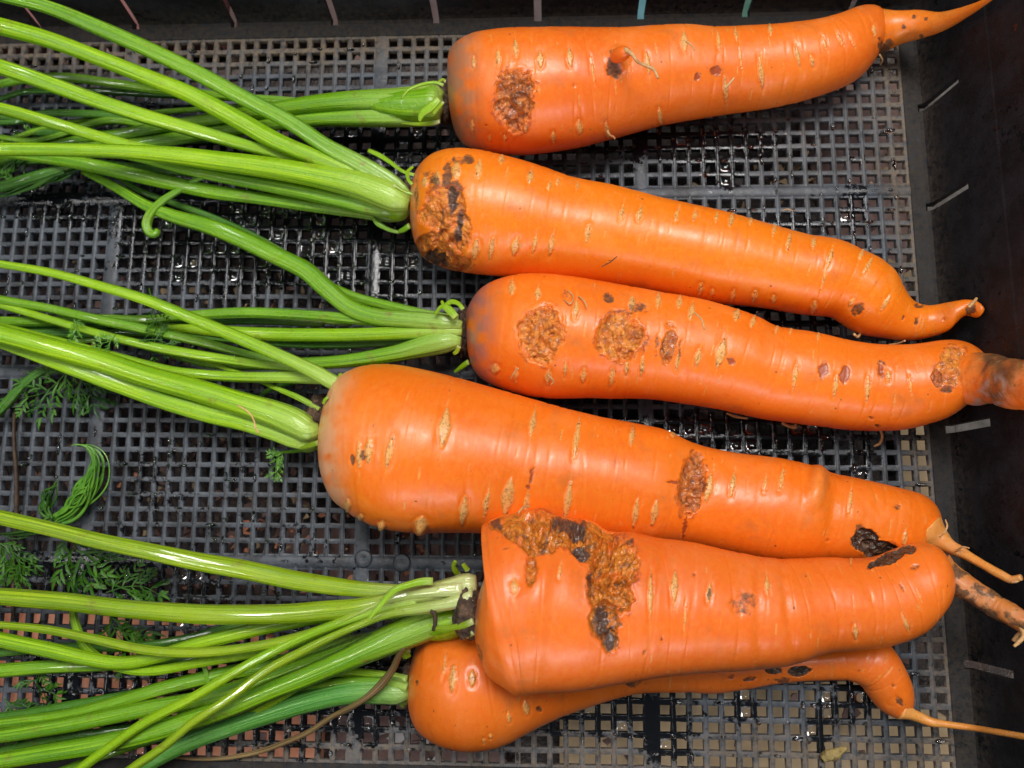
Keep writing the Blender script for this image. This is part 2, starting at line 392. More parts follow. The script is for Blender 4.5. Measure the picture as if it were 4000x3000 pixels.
F4=[]
for r in (0,1,2,4):
    for q in range(4):
        q2=(q+1)%4
        F4.append(np.stack([cell+r*4+q,cell+(r+1)*4+q,cell+(r+1)*4+q2,cell+r*4+q2],-1))
F4=np.concatenate(F4)
w,d=wetdirt(V)
mesh('floor_mesh',V,F4,M_GRID,crate,{'wet':w,'dirt':d},smooth=False)
# rounded ridges along the bars (those running away from the viewer stand a little proud)
def ridges(lines, t0, t1, along_v, hw, h, n):
    t=np.linspace(t0,t1,n); prof=[(-1,.004),(-.8,.55),(-.35,1),(.35,1),(.8,.55),(1,.004)]
    Vs=[];Fs=[];b=0
    for c in lines:
        wob=.012*fbm(np.stack([t*.9,0*t+c*3.1,0*t],-1),2)
        blk=[]
        for (a,z) in prof:
            off=c+a*hw+wob; zz=(z*h)*(1+.25*vnoise(np.stack([t*1.1,0*t+c,0*t+a],-1)))*PITCH+1e-5
            blk.append(np.stack([off*PITCH,-t*PITCH,zz],-1) if along_v else np.stack([t*PITCH,-off*PITCH,zz],-1))
        Vs.append(np.stack(blk,1).reshape(-1,3)); Fs.append(gridfaces(n,len(prof),wrap=False,flip=not along_v)+b); b+=n*len(prof)
    return np.vstack(Vs),np.vstack(Fs)
wide_u=[-18.7*k for k in (0,1,2)]; wide_v=[-12.7,0,12.7]
lu=[x for x in ub[1:-1] if min(abs(x-w_) for w_ in wide_u)>.2]
V,Fq=ridges(lu,VT,VB,True,.12,.035,150); w,d=wetdirt(V); mesh('floor_bar',V,Fq,M_GRID,crate,{'wet':w,'dirt':d})['kind']='stuff'
for c in wide_u:
    V,Fq=ridges([c],VT,VB,True,.42,.05,150); w,d=wetdirt(V); mesh('floor_rib',V,Fq,M_GRID,crate,{'wet':w,'dirt':d*.7})
for c in wide_v:
    V,Fq=ridges([c],UL,UR,False,.40,.085,220); w,d=wetdirt(V); mesh('floor_rib',V,Fq,M_GRID,crate,{'wet':w,'dirt':d*.7})
# moulding studs
for (x,y) in [(130,435),(785,1207),(868,1216),(1262,1207)]:
    c=unproj(x,y,0.0006); V=[];a=np.linspace(0,2*PI,20,endpoint=False)
    for r,z in ((.60,0),(.58,.10),(.50,.16),(.25,.14),(.001,.12)):
        V.append(np.stack([c[0]+r*PITCH*np.cos(a),c[1]+r*PITCH*np.sin(a),c[2]-.0003+z*PITCH+0*a],-1))
    V=np.vstack(V); w,d=wetdirt(V)
    mesh('stud',V,gridfaces(5,20),M_GRID,crate,{'wet':w*0+.85 if x<300 else w,'dirt':d*0})
# walls: rim, slotted panels, upper band, all leaning outwards
LEAN=.15
HW=14.0; HS=5.6; TH=.42
def wall(side, span0, span1, base, slots, HS=5.6, name='side_wall'):
    """side 'R','L','T','B'; base = distance of the inner face from the origin at z=0 (cells)"""
    def put(a,b_,z):                     # along, outward, height -> world
        if z>0 and abs(a-span0)<1e-6: a-=LEAN*z      # the corners close although the walls lean
        if z>0 and abs(a-span1)<1e-6: a+=LEAN*z
        o=base+b_+LEAN*z
        if side=='R': return (o*PITCH,-a*PITCH,z*PITCH)
        if side=='L': return (-o*PITCH,-a*PITCH,z*PITCH)
        if side=='T': return (a*PITCH,o*PITCH,z*PITCH)
        return (a*PITCH,-o*PITCH,z*PITCH)
    edges=[span0]
    for s in slots: edges+= [s-.27,s+.27]
    edges.append(span1)
    # profile (outward offset, height) of the inside from the mesh to the wall foot
    foot=[(-1.28,.0),(-1.22,.055),(-.55,.075),(-.30,.10),(-.10,.22),(.0,.45)]
    V=[];Fc=[]
    def strip(a0,a1,prof,n):
        b=len(V); ts=np.linspace(a0,a1,n)
        for t in ts:
            for (o,z) in prof: V.append(put(t,o-LEAN*z if z<.5 else o,z))
        m=len(prof)
        for i in range(n-1):
            for j in range(m-1): Fc.append((b+i*m+j,b+i*m+j+1,b+(i+1)*m+j+1,b+(i+1)*m+j))
        for i in (0,n-1): Fc.append(tuple(b+i*m+j for j in range(m)))
    for i in range(0,len(edges),2):
        a0,a1=edges[i],edges[i+1]; n=max(2,int((a1-a0)*2))
        strip(a0,a1,foot+[(0,1.0),(0,2.2),(0,HS),(TH,HS),(TH,0),(TH,-.5),(-1.28,-.5)],n)
    for s in slots:                        # the rim runs on below each slot
        strip(s-.27,s+.27,[(-1.28,0),(-1.22,.055),(-.55,.075),(-.34,.07),(-.34,-.5),(-1.28,-.5)],3)
    strip(span0,span1,[(0,HS),(0,6.75),(.04,6.9),(.04,9),(.10,HW),(TH+.3,HW),(TH+.3,HS+.02),(TH,HS)],max(2,int((span1-span0)*1.5)))
    V=np.array(V); w,d=wetdirt(V); z=V[:,2]/PITCH
    d=np.clip(d*sstep(3.0,.2,z)+.02,0,1); w=np.where(z>.3,.25+.2*fbm(V*120,2),w*.6)
    o=mesh(name,V,Fc,M_WALL,crate,{'wet':np.clip(w,0,1),'dirt':d},smooth=False)
    return o
def uv_of(x,y,z=0): 
    P=unproj(x,y,z); return P[0]/PITCH,-P[1]/PITCH
RB=UR+1.28; TB=-VT+1.28; BB=VB+1.28
slots_t=[uv_of(x/S,y/S)[0] for x,y in ((532,125),(905,128),(1294,120),(1689,110),(2085,95),(2499,95),(2913,85),(3330,75))]
st0=slots_t[0]; stp=(slots_t[6]-slots_t[0])/6
slots_t=[st0+stp*k for k in range(-3,9) if st0+stp*k<RB-1.5]
vs=[uv_of(x/S,y/S)[1] for x,y in ((3590,425),(3630,812),(3690,1677),(3765,2595))]
print('slots right v',vs)
wall('R',-TB,BB,RB,[vs[0],vs[1],vs[2],vs[3]],3.9)
wall('T',UL-1.28,RB,TB,slots_t)
wall('B',UL-1.28,RB,BB,[s+3 for s in slots_t[:-1]])
wall('L',-TB,BB,-UL+1.28,[vs[0],vs[1],(vs[1]+vs[2])/2,vs[2],(vs[2]+vs[3])/2,vs[3]])
# things lying outside the crate, seen only through its slots
def pl(name,c): return mat_simple(name,[(.3,tuple(k*.75 for k in c)),(.7,c)],40,(.3,.5),bump=.1)
def lid(x0,x1,y0,y1,z,mat,label,cat='plastic lid',name='plastic_lid'):
    """flat lid with a raised rim lying outside the crate"""
    V=[];F_=[]
    for k,(ins,h) in enumerate(((0,0),(0,.012),(.004,.012),(.007,.007))):
        V+=[(x0+ins,y0+ins,z+h),(x1-ins,y0+ins,z+h),(x1-ins,y1-ins,z+h),(x0+ins,y1-ins,z+h)]
    for k in range(3):
        for q in range(4): F_.append((k*4+q,k*4+(q+1)%4,k*4+4+(q+1)%4,k*4+4+q))
    F_.append((12,13,14,15)); o=mesh(name,V,F_,mat,loc=((x0+x1)/2,(y0+y1)/2,z),smooth=False); return tag(o,label,cat)
yo=(TB+2.4)*PITCH
lid(-.36,-.215,yo,yo+.20,GZ,pl('pink_plastic',(.22,.085,.08)),'pink plastic lid outside the crate, seen through the slots at upper left')
lid(-.21,-.135,yo,yo+.20,GZ,pl('dark_tan_plastic',(.07,.035,.028)),'dark tan plastic lid outside the crate beyond the far wall')
lid(-.13,-.02,yo,yo+.20,GZ,pl('brown_plastic',(.05,.022,.02)),'reddish brown plastic lid outside the crate beyond the far wall')
lid(-.015,.035,yo,yo+.20,GZ,pl('teal_plastic',(.03,.15,.18)),'teal plastic lid outside the crate beyond the far wall')
lid(.04,.11,yo,yo+.20,GZ,pl('green_plastic',(.006,.08,.045)),'dark green plastic lid outside the crate beyond the far wall')
xo=(RB+2.6)*PITCH
lid(xo,xo+.22,-.06,.17,GZ,M_CARDD,'large greyish board lying outside the crate beyond the right hand wall','board','board')
# ------------------------------------------------------------------ carrots
M_SOIL=mat_simple('crown_soil',[(.3,(.022,.014,.010)),(.5,(.075,.045,.028)),(.72,(.22,.13,.07))],330,(.4,.8),bump=1,bd=.002)
W_ORANGE=mat_wound('wound_flesh',(.60,.135,.011),(.80,.27,.028),(.27,.070,.014),.5,.36)
W_AMBER=mat_wound('wound_amber',(.54,.135,.008),(.74,.23,.012),(.16,.055,.013),.7,.47)
W_BROWN=mat_wound('wound_brown',(.42,.085,.011),(.62,.18,.024),(.13,.036,.011),.6,.42)
W_BLACK=mat_wound('wound_black',(.030,.018,.012),(.15,.070,.030),(.012,.009,.007),.8,.55,(.10,.045,.02))
W_DARK=mat_wound('wound_dark',(.11,.050,.038),(.26,.105,.055),(.035,.024,.022),.8,.48,(.34,.10,.025))
WM={'o':W_ORANGE,'a':W_AMBER,'b':W_BROWN,'k':W_BLACK,'p':W_DARK}
M_HAIR=mat_simple('root_hair',[(.3,(.45,.22,.07)),(.7,(.72,.45,.20))],300,(.5,.7))
def body_axis(top, bot, ctr, n):
    """mid line and half width of an outline given by its two edges"""
    T=crom(top)[:,:2]; B=crom(bot)[:,:2]; C=crom(ctr,160)
    def hit(P,D,E):
        A=E[:-1]; Bv=E[1:]-E[:-1]
        den=D[:,None,0]*Bv[None,:,1]-D[:,None,1]*Bv[None,:,0]
        R=A[None]-P[:,None]
        with np.errstate(divide='ignore',invalid='ignore'):
            t=(R[...,0]*Bv[None,:,1]-R[...,1]*Bv[None,:,0])/den; u=(R[...,0]*D[:,None,1]-R[...,1]*D[:,None,0])/den
        t=np.where((u>=-1e-6)&(u<=1+1e-6)&(t>-1e-6),t,np.inf); return t.min(1)
    for it in range(3):
        s=np.concatenate([[0],np.cumsum(np.linalg.norm(np.diff(C,axis=0),axis=1))])
        m=n if it==2 else 160
        u=np.linspace(0,1,m)
        if it==2:
            e=.03; u=np.where(u<.12,.12*(1-np.cos(u/.12*PI/2))*.9+u*.1,u)     # crowd samples near the crown
            u=u/u[-1]; 
            u=np.where(u>.94,.94+.06*np.sin((u-.94)/.06*PI/2),u)
        C=resamp(C,s,u*s[-1])
        Tg=np.gradient(C,axis=0); k=9 if it<2 else 21
        Tg=np.stack([np.convolve(np.pad(Tg[:,j]/np.linalg.norm(Tg,axis=1),k//2,mode='edge'),np.ones(k)/k,'valid') for j in (0,1)],-1); Tg/=np.linalg.norm(Tg,axis=1)[:,None]
        Nn=np.stack([-Tg[:,1],Tg[:,0]],-1)           # to the lower edge
        dt=hit(C,-Nn,T); db=hit(C,Nn,B)
        ok=np.isfinite(dt)&np.isfinite(db); idx=np.arange(m)
        dt=np.interp(idx,idx[ok],dt[ok]); db=np.interp(idx,idx[ok],db[ok])
        dt[0]=db[0]=dt[-1]=db[-1]=0.01
        if it<2:
            C2=C+Nn*((db-dt)/2)[:,None]; C2[0]=C[0]; C2[-1]=C[-1]
            k=15; pad=np.pad(C2,((k//2,k//2),(0,0)),mode='edge'); Cs=np.stack([np.convolve(pad[:,j],np.ones(k)/k,'valid') for j in (0,1)],-1); Cs[0]=C[0]; Cs[-1]=C[-1]; C=Cs
    # dt, db stay separate: the section may be off centre
    def sm(a):
        k=7; q=np.convolve(np.pad(a,k//2,mode='edge'),np.ones(k)/k,'valid'); q[:6]=a[:6]; q[-6:]=a[-6:]; return q
    return C,Nn,sm(dt),sm(db),u
def carrot(spec):
    top,bot,ctr=spec['top'],spec['bot'],spec['ctr']
    n=spec.get('n',500); na=300
    C2,N2,dt,db,u=body_axis(top,bot,ctr,n)
    mid=C2+N2*((db-dt)/2)[:,None]; hw=(dt+db)/2
    # height: lies on the mesh (or as given)
    z=np.full(n,.02)
    hws=np.convolve(np.pad(hw,20,mode='edge'),np.ones(41)/41,'valid')
    for _ in range(4):
        R=radius_at(hws,z)
        z=np.interp(u,*zip(*spec['z'])) if 'z' in spec else R+.0006
        if 'lift' in spec: z=z+np.interp(u,*zip(*spec['lift']))
    z=np.convolve(np.pad(z,30,mode='edge'),np.ones(61)/61,'valid')
    R=radius_at(hw,z)
    C=unproj(mid[:,0],mid[:,1],z)
    Nw=unproj(mid[:,0]+N2[:,0],mid[:,1]+N2[:,1],z)-C; Nw/=np.linalg.norm(Nw,axis=1)[:,None]
    up=np.array([0,0,1.0])
    a=np.concatenate([np.linspace(-.15,PI+.15,220,endpoint=False),np.linspace(PI+.15,2*PI-.15,80,endpoint=False)]); ca,sa=np.cos(a),np.sin(a)   # finer on the upper side
    seed=spec['seed']
    # gentle lumps and the fine ring grooves of the skin
    Z=np.linspace(0,1,n); L=np.concatenate([[0],np.cumsum(np.linalg.norm(np.diff(C,axis=0),axis=1))])
    gr=np.stack(np.broadcast_arrays(ca[None,:]*.3+seed*7, sa[None,:]*.3, (L*260)[:,None]),-1)
    lump=np.stack(np.broadcast_arrays(ca[None,:]*1.1+seed*3, sa[None,:]*1.1, (L*38)[:,None]),-1)
    rr=R[:,None]*(1+.016*fbm(lump,2)*sstep(0,.05,u)[:,None])+.00010*fbm(gr,2)*sstep(.01,.06,u)[:,None]
    grooves=np.abs(vnoise(np.stack(np.broadcast_arrays(ca[None,:]*.30+seed*11,sa[None,:]*.30,(L*210)[:,None]),-1)))
    rr=rr-.00016*sstep(.10,.0,grooves)*sstep(.02,.06,u)[:,None]*(R[:,None]>.006)
    P=C[:,None,:]+Nw[:,None,:]*(rr*ca)[...,None]+up*(rr*sa)[...,None]
    nrm=Nw[:,None,:]*ca[None,:,None]+up*sa[None,:,None]
    # marks
    D,_=proj(P); view=CAMPOS-P; view/=np.linalg.norm(view,axis=-1)[...,None]
    facing=sstep(-.05,.15,(nrm*view).sum(-1))
    x,y=D[...,0],D[...,1]
    tang=np.arctan2(N2[:,1],N2[:,0])[:,None]     # direction across the carrot
    nz=lambda sc,sd,k=3: fbm(np.stack([x/sc,y/sc,0*x+sd*5.7+seed],-1),k)
    jx=nz(9,1); jy=nz(9,2); jx2=nz(26,3); jy2=nz(26,4)
    pale=np.zeros_like(x);dark=np.zeros_like(x);red=np.zeros_like(x);disp=np.zeros_like(x)
    def ell(cx,cy,ra,rb,ang=None,wob=1.0):
        """distance in units of an ellipse: ra along, rb across the carrot"""
        i=np.argmin((mid[:,0]-cx)**2+(mid[:,1]-cy)**2); t=math.atan2(N2[i,1],N2[i,0])+(ang or 0)
        dx,dy=x-cx+wob*(jx*4),y-cy+wob*(jy*4)
        b=dx*math.cos(t)+dy*math.sin(t); aa=-dx*math.sin(t)+dy*math.cos(t)
        return aa/ra,b/rb
    for l in spec.get('len',[]):
        cx,cy=l[0],l[1]; ra=1.25*l[2]; rb=1.12*l[3]
        aa,b=ell(cx,cy,ra,rb,wob=.35)
        core=np.exp(-(np.abs(aa)**2.2))*0
        width=np.clip(1-np.abs(b)**1.3,0,1)              # spindle
        m=sstep(1.0,.55,np.abs(aa)/(width+.04))*sstep(1.0,.85,np.abs(b))
        hair=sstep(1.1,.3,np.abs(aa)*ra/1.3)*sstep(2.3,.8,np.abs(b))*.45
        pale=np.maximum(pale,np.maximum(m*.92,hair)*facing)
        disp+=facing*(m*.00035-.0006*sstep(1.6,.2,np.abs(aa))*sstep(1.5,.4,np.abs(b))*(1-m))
        if ra>5:
            dark=np.maximum(dark,.55*facing*m*sstep(.15,.5,nz(4,cx)))
            dark=np.maximum(dark,.75*facing*sstep(.25,.1,np.abs(np.abs(aa)-width*.75))*m*sstep(-.2,.4,nz(6,cy)))
    rl=np.random.default_rng(int(seed*10))
    for q in range(90):                          # many faint small lenticels, all round the root
        i=rl.integers(int(n*.08),int(n*.97)); k_=rl.integers(na); ra_=rl.uniform(.00022,.0006); rb_=rl.uniform(.0008,.0035)
        dl=(L[:,None]-L[i])/ra_; da=np.angle(np.exp(1j*(a[None,:]-a[k_])))*R[i]/rb_
        m=sstep(1.0,.5,np.abs(dl)/(np.clip(1-np.abs(da),0,1)+.05))*sstep(1,.8,np.abs(da)); pale=np.maximum(pale,m*rl.uniform(.25,.8)); disp-=m*.00012
    for q in range(70):                          # specks of soil
        i=rl.integers(int(n*.04),int(n*.98)); k_=rl.integers(na); r_=rl.uniform(.0003,.0008)
        dd=np.hypot((L[:,None]-L[i])/r_,np.angle(np.exp(1j*(a[None,:]-a[k_])))*R[i]/r_); dark=np.maximum(dark,rl.uniform(.3,.9)*sstep(1,.4,dd))
    for s_ in spec.get('dark',[]):
        aa,b=ell(*s_[:4]); dd=np.hypot(aa,b)+.5*jx2; amp_=s_[4] if len(s_)>4 else .9
        dark=np.maximum(dark,amp_*facing*sstep(1.15,.55,dd)); disp-=facing*.0004*sstep(1.1,.5,dd)
    for s_ in spec.get('red',[]):
        aa,b=ell(*s_[:4]); dd=np.hypot(aa,b)+.5*jx2
        red=np.maximum(red,.95*facing*sstep(1.1,.7,dd)); dark=np.maximum(dark,.45*facing*sstep(.35,.1,np.abs(dd-1.05))); disp-=facing*.0005*sstep(1.1,.6,dd)
    for (cx,cy,ra,rb,h) in spec.get('bump',[]):
        aa,b=ell(cx,cy,ra,rb,wob=0); dd=np.hypot(aa,b); disp+=facing*h*sstep(1.25,.15,dd); pale=np.maximum(pale,facing*.22*sstep(1.1,.5,dd))
    for (cx,cy,ra,rb,h) in spec.get('dent',[]):
        aa,b=ell(cx,cy,ra,rb,wob=.5); disp-=facing*h*np.exp(-(aa**2+b**2))
    # wounds: sunk into the flesh with a ragged rim
    wid=np.full(x.shape,-1); rim=np.zeros_like(x)
    coarse=nz(15,7,3); fine=nz(6,8,2)
    for k,(cx,cy,ra,rb,dep,typ,*rest) in enumerate(spec.get('wound',[])):
        aa,b=ell(cx,cy,ra,rb,rest[0] if rest else 0,wob=1.0)
        dd=(np.abs(aa)**1.9+np.abs(b)**1.9)**(1/1.9)+.30*jx2+.12*jx+.05*jy2
        m=sstep(1.04,.80,dd)*(facing>.3)
        inside=(dd<.99)&(facing>.3)
        wid[inside]=0 if (spec.get('merge') and rest==[] and typ==spec['wound'][0][5]) else k
        disp-=m*dep*(.62+.80*coarse+.22*fine)*(facing)
        disp+=.00012*facing*sstep(.16,.02,np.abs(dd-1.06))
        rim=np.where(inside,sstep(.66,1.0,dd),rim); red=np.maximum(red,facing*(~inside)*.62*sstep(1.32,1.0,dd)*sstep(-.35,.25,nz(14,k+20)))
        dark=np.maximum(dark,facing*.48*sstep(1.22,1.0,dd)*(~inside)*sstep(-.1,.35,jy2))
    wdk=np.zeros_like(x)
    for (cx,cy,ra,rb,am) in spec.get('wdark',[]):
        aa,b=ell(cx,cy,ra,rb,wob=2.0); wdk=np.maximum(wdk,am*sstep(1.25,.45,np.hypot(aa,b)+.5*jx2+.3*jx))
    P2=P+nrm*disp[...,None]
    V=P2.reshape(-1,3); Fq=gridfaces(n,na,flip=False)
    crown=sstep(spec.get('cw',.03),spec.get('cw',.03)*.35,u)[:,None]*spec.get('ca',.7)*np.clip(.75+1.3*nz(26,12),0,1)
    cc=np.broadcast_to(np.array(spec.get('cc',(.45,.28,.20))),V.shape)
    ring=np.stack(np.broadcast_arrays(ca[None,:]*.05+seed,sa[None,:]*.05,(L*4.0)[:,None]),-1).reshape(-1,3)
    base=C[0].copy(); base[2]=0
    root=thing('carrot',[float(q) for q in base],spec['label'],'carrot','harvested carrots lying in the crate')
    fw=wid.reshape(-1)[Fq]; 
    fk=np.where((fw>=0).sum(1)>=3,fw.max(1),-1)
    A={'pale':pale.ravel(),'dark':np.clip(dark,0,1).ravel(),'red':red.ravel(),'crown':crown.ravel(),'crowncol':cc,'ring':ring,'rim':rim.ravel(),'wdk':wdk.ravel()}
    def sub(faces):
        ids,inv=np.unique(faces,return_inverse=True); return ids,inv.reshape(faces.shape)
    ids,ff=sub(Fq[fk<0]); mesh('root_body',V[ids],ff,spec['mat'],root,{k:v[ids] for k,v in A.items() if k not in ('rim','wdk')})
    for k,wd in enumerate(spec.get('wound',[])):
        fs=Fq[fk==k]
        if len(fs)<20: continue
        ids,ff=sub(fs); mesh('wound',V[ids],ff,WM[wd[5]],root,{'rim':A['rim'][ids],'dark':A['wdk'][ids]})
    spec['root']=root; spec['C']=C; spec['R']=R
    return root
def path3(pts, n=60):
    """rows of x, y, half width, z(mm) -> centres and radii"""
    Q=crom(pts,n); C=unproj(Q[:,0],Q[:,1],Q[:,3]*.001); R=radius_at(np.maximum(Q[:,2],.4),Q[:,3]*.001); return C,R
def taproot(spec, pts, mat, rough=.10, n=90, darks=0.0, zone=None, spots=()):
    C,R=path3(pts,n); V,Fq,st,caps=tube(C,R,na=36,rough=rough,seed=spec['seed'])
    fl=[tuple(f) for f in Fq.tolist()]+[tuple(f) for f in caps[0].tolist()]+[tuple(f) for f in caps[1].tolist()]
    N=len(V); nse=fbm(V*260+spec['seed'],3); ring=np.stack([st[:,0]*.02,st[:,0]*0,st[:,1]*4],-1)
    A={'pale':np.clip(.15+.3*nse,0,1),'dark':np.clip(darks*1.6+nse*1.4-.45,0,1) if darks else np.clip(nse*2-1.0,0,1)*.8,'red':np.zeros(N),'crown':np.zeros(N),'crowncol':np.zeros((N,3)),'ring':ring}
    D_,_=proj(V)
    if zone:
        n2_=fbm(np.stack([D_[:,0]/22,D_[:,1]/22,0*D_[:,0]],-1),4); n3_=fbm(np.stack([D_[:,0]/9,D_[:,1]/9,0*D_[:,0]+3],-1),3)
        q=D_[:,0]+40*n2_+12*n3_+.55*(D_[:,1]-800)
        A['crown']=np.clip(sstep(zone[1]+22,zone[0]-22,q)*sstep(2086,2140,D_[:,0]+34*n2_+14*n3_)*(.95+.5*n3_),0,.97)
        mould=(sstep(.0,.4,n2_+n3_*.6+.25)*sstep(798,825,D_[:,1]))[:,None]
        A['crowncol']=np.array([.055,.034,.022])*(1-mould)+np.array([.30,.26,.25])*mould; A['dark']=np.clip(nse*1.2-.35,0,.6)
    for (sx,sy,sr) in spots:
        A['dark']=np.maximum(A['dark'],sstep(1.2,.5,np.hypot(D_[:,0]-sx,D_[:,1]-sy)/sr))
    return mesh('taproot',V,fl,mat,spec['root'],A)
def crown_lump(spec, cx, cy, rx, ry, zc, sd):
    """soil-dark collar where the stalks leave the root"""
    c=unproj(cx,cy,zc); ax=radius_at(rx,zc); ar=radius_at(ry,zc)
    nu,nv=26,44; ph=np.linspace(.001,PI-.001,nu)[:,None]; a=np.linspace(0,2*PI,nv,endpoint=False)[None,:]
    d=np.stack(np.broadcast_arrays(np.cos(ph),np.sin(ph)*np.cos(a),np.sin(ph)*np.sin(a)),-1)
    s=1+.22*fbm(d*3.0+sd,3)+.10*fbm(d*9+sd,2)
    V=(d*s[...,None]*np.array([ax,ar,ar*.9])+c).reshape(-1,3)
    return mesh('crown',V,gridfaces(nu,nv),M_SOIL,spec['root'])
ORA1=mat_carrot('carrot_skin_red_orange',(.80,.138,.010),(.86,.185,.014))
ORA2=mat_carrot('carrot_skin_amber',(.84,.172,.005),(.88,.215,.008))
ORA3=mat_carrot('carrot_skin_orange',(.83,.155,.007),(.87,.19,.010))
ORA5=mat_carrot('carrot_skin_dull_orange',(.80,.142,.012),(.84,.175,.015))
ORA6=mat_carrot('carrot_skin_deep_orange',(.80,.145,.010),(.84,.18,.014))
M_TIP=mat_carrot('taproot_skin',(.74,.25,.035),(.78,.33,.06),.5)
M_TIPD=mat_carrot('taproot_skin_dirty',(.52,.15,.03),(.60,.20,.04),.5)
SP={}
SP[1]=dict(seed=1.3,mat=ORA1,label='topmost carrot with one oval pit near its crown and a pointed tail reaching the corner',
 top=[(970,205),(966,160),(970,125),(985,95),(1010,75),(1069,63),(1156,59),(1314,60),(1471,53),(1543,58),(1683,51),(1788,35),(1840,16),(1865,12),(1887,16),(1903,34),(1909,72)],
 bot=[(970,205),(972,250),(980,290),(999,317),(1040,333),(1125,341),(1250,325),(1438,275),(1578,250),(1697,231),(1788,206),(1858,175),(1885,150),(1899,125),(1907,100),(1909,72)],
 ctr=[(970,205),(1100,200),(1300,190),(1600,150),(1800,110),(1909,72)], lift=[(0,0),(.7,0),(1,.004)],
 len=[(1076,124,6,18),(1114,103,6,20),(1167,128,8,18),(1231,124,7,20),(1399,136,6,24),(1478,89,8,22),(1023,133,4,14),(1135,276,6,11),(1195,297,5,13),(1252,276,7,16),(1312,283,5,18),(1426,252,5,18),(1090,299,4,8),(1058,299,3,8),(1552,87,4,20),(1590,73,4,14),(1664,63,5,12),(1567,192,5,28),(1644,157,6,32),(1723,119,5,24),(1755,133,4,13),(1781,93,3,16),(1814,84,3,16),(1840,87,2,14),(1280,150,2,28),(1020,275,4,16),(1600,120,2,30),(1889,66,4,14)],
 dark=[(1325,142,20,34),(1905,105,9,22),(1240,185,5,4,.5),(1050,270,3,3)],red=[(1508,166,9,9),(1548,154,11,9)],
 wound=[(1111,217,45,70,.0030,'b')],bump=[(1335,124,26,26,.0025)],cw=.10,ca=.85,cc=(.40,.20,.11))
SP[2]=dict(seed=2.9,mat=ORA2,label='carrot with a rotten gouged crown and a hooked yellowish tail, second from the top',
 top=[(891,450),(893,410),(901,378),(915,352),(945,328),(985,318),(1034,320),(1139,346),(1244,381),(1331,399),(1419,422),(1543,450),(1648,479),(1735,504),(1805,516),(1858,539),(1900,560),(1928,585),(1949,623),(1967,648),(1998,659),(2050,653),(2085,647),(2110,652),(2127,668)],
 bot=[(891,450),(889,490),(895,525),(908,560),(943,581),(999,595),(1069,602),(1139,608),(1279,618),(1419,634),(1525,655),(1648,668),(1753,684),(1800,688),(1824,702),(1858,721),(1910,731),(1963,737),(2015,728),(2050,714),(2071,692),(2090,680),(2113,688),(2127,668)],
 ctr=[(891,450),(1000,455),(1300,505),(1600,570),(1800,615),(1880,655),(1930,690),(2000,695),(2060,676),(2127,668)], lift=[(0,0),(.86,.0),(.95,.013),(1,.031)],
 len=[(918,392,7,14),(943,388,9,18),(985,367,10,20),(1034,364,8,20),(1083,343,7,10),(1146,381,7,15),(1205,392,4,8),(1186,402,4,9),(1247,402,3,8),(1027,539,9,22),(1062,535,6,24),(1113,532,9,20),(1155,525,5,20),(1191,528,6,24),(1270,504,6,20),(1344,458,4,18),(1382,462,6,16),(1462,464,4,14),(1501,465,5,12),(1548,469,4,10),(1580,474,6,14),(1622,476,4,10),(1672,497,4,12),(1704,521,5,18),(1758,525,5,12),(1793,556,5,22),(1861,549,4,14),(1875,574,4,20),(1513,626,6,14),(1538,632,4,9),(1583,640,5,14),(1630,642,6,14),(1671,647,5,10),(1758,665,7,14),(1840,653,4,12),(1914,654,5,20),(1780,600,2,30)],
 dark=[(945,402,26,22,.72),(990,345,26,9,.6),(899,430,7,46,.6),(978,405,22,22,.8),(966,380,13,44,.85),(1013,343,14,11,.8),(930,375,20,12,.6),(1851,668,12,18,.85),(1951,688,5,9),(1980,693,6,11),(2092,672,6,14,.8),(2100,668,8,12,1.0),(1985,660,14,5,.8),(2040,690,5,6,.7),(1316,563,2,2,.8)],
 wound=[(955,458,54,56,.0026,'o'),(945,535,50,40,.0028,'o'),(995,505,26,50,.0018,'o'),(985,568,36,22,.0018,'o')],merge=True,wdark=[(978,425,12,44,.9),(990,500,10,54,.9),(930,566,44,16,.9),(905,500,40,4,.9),(955,470,5,30,.7)],bump=[(1012,545,9,14,.0012)],cw=.03,ca=.7,cc=(.55,.24,.13))
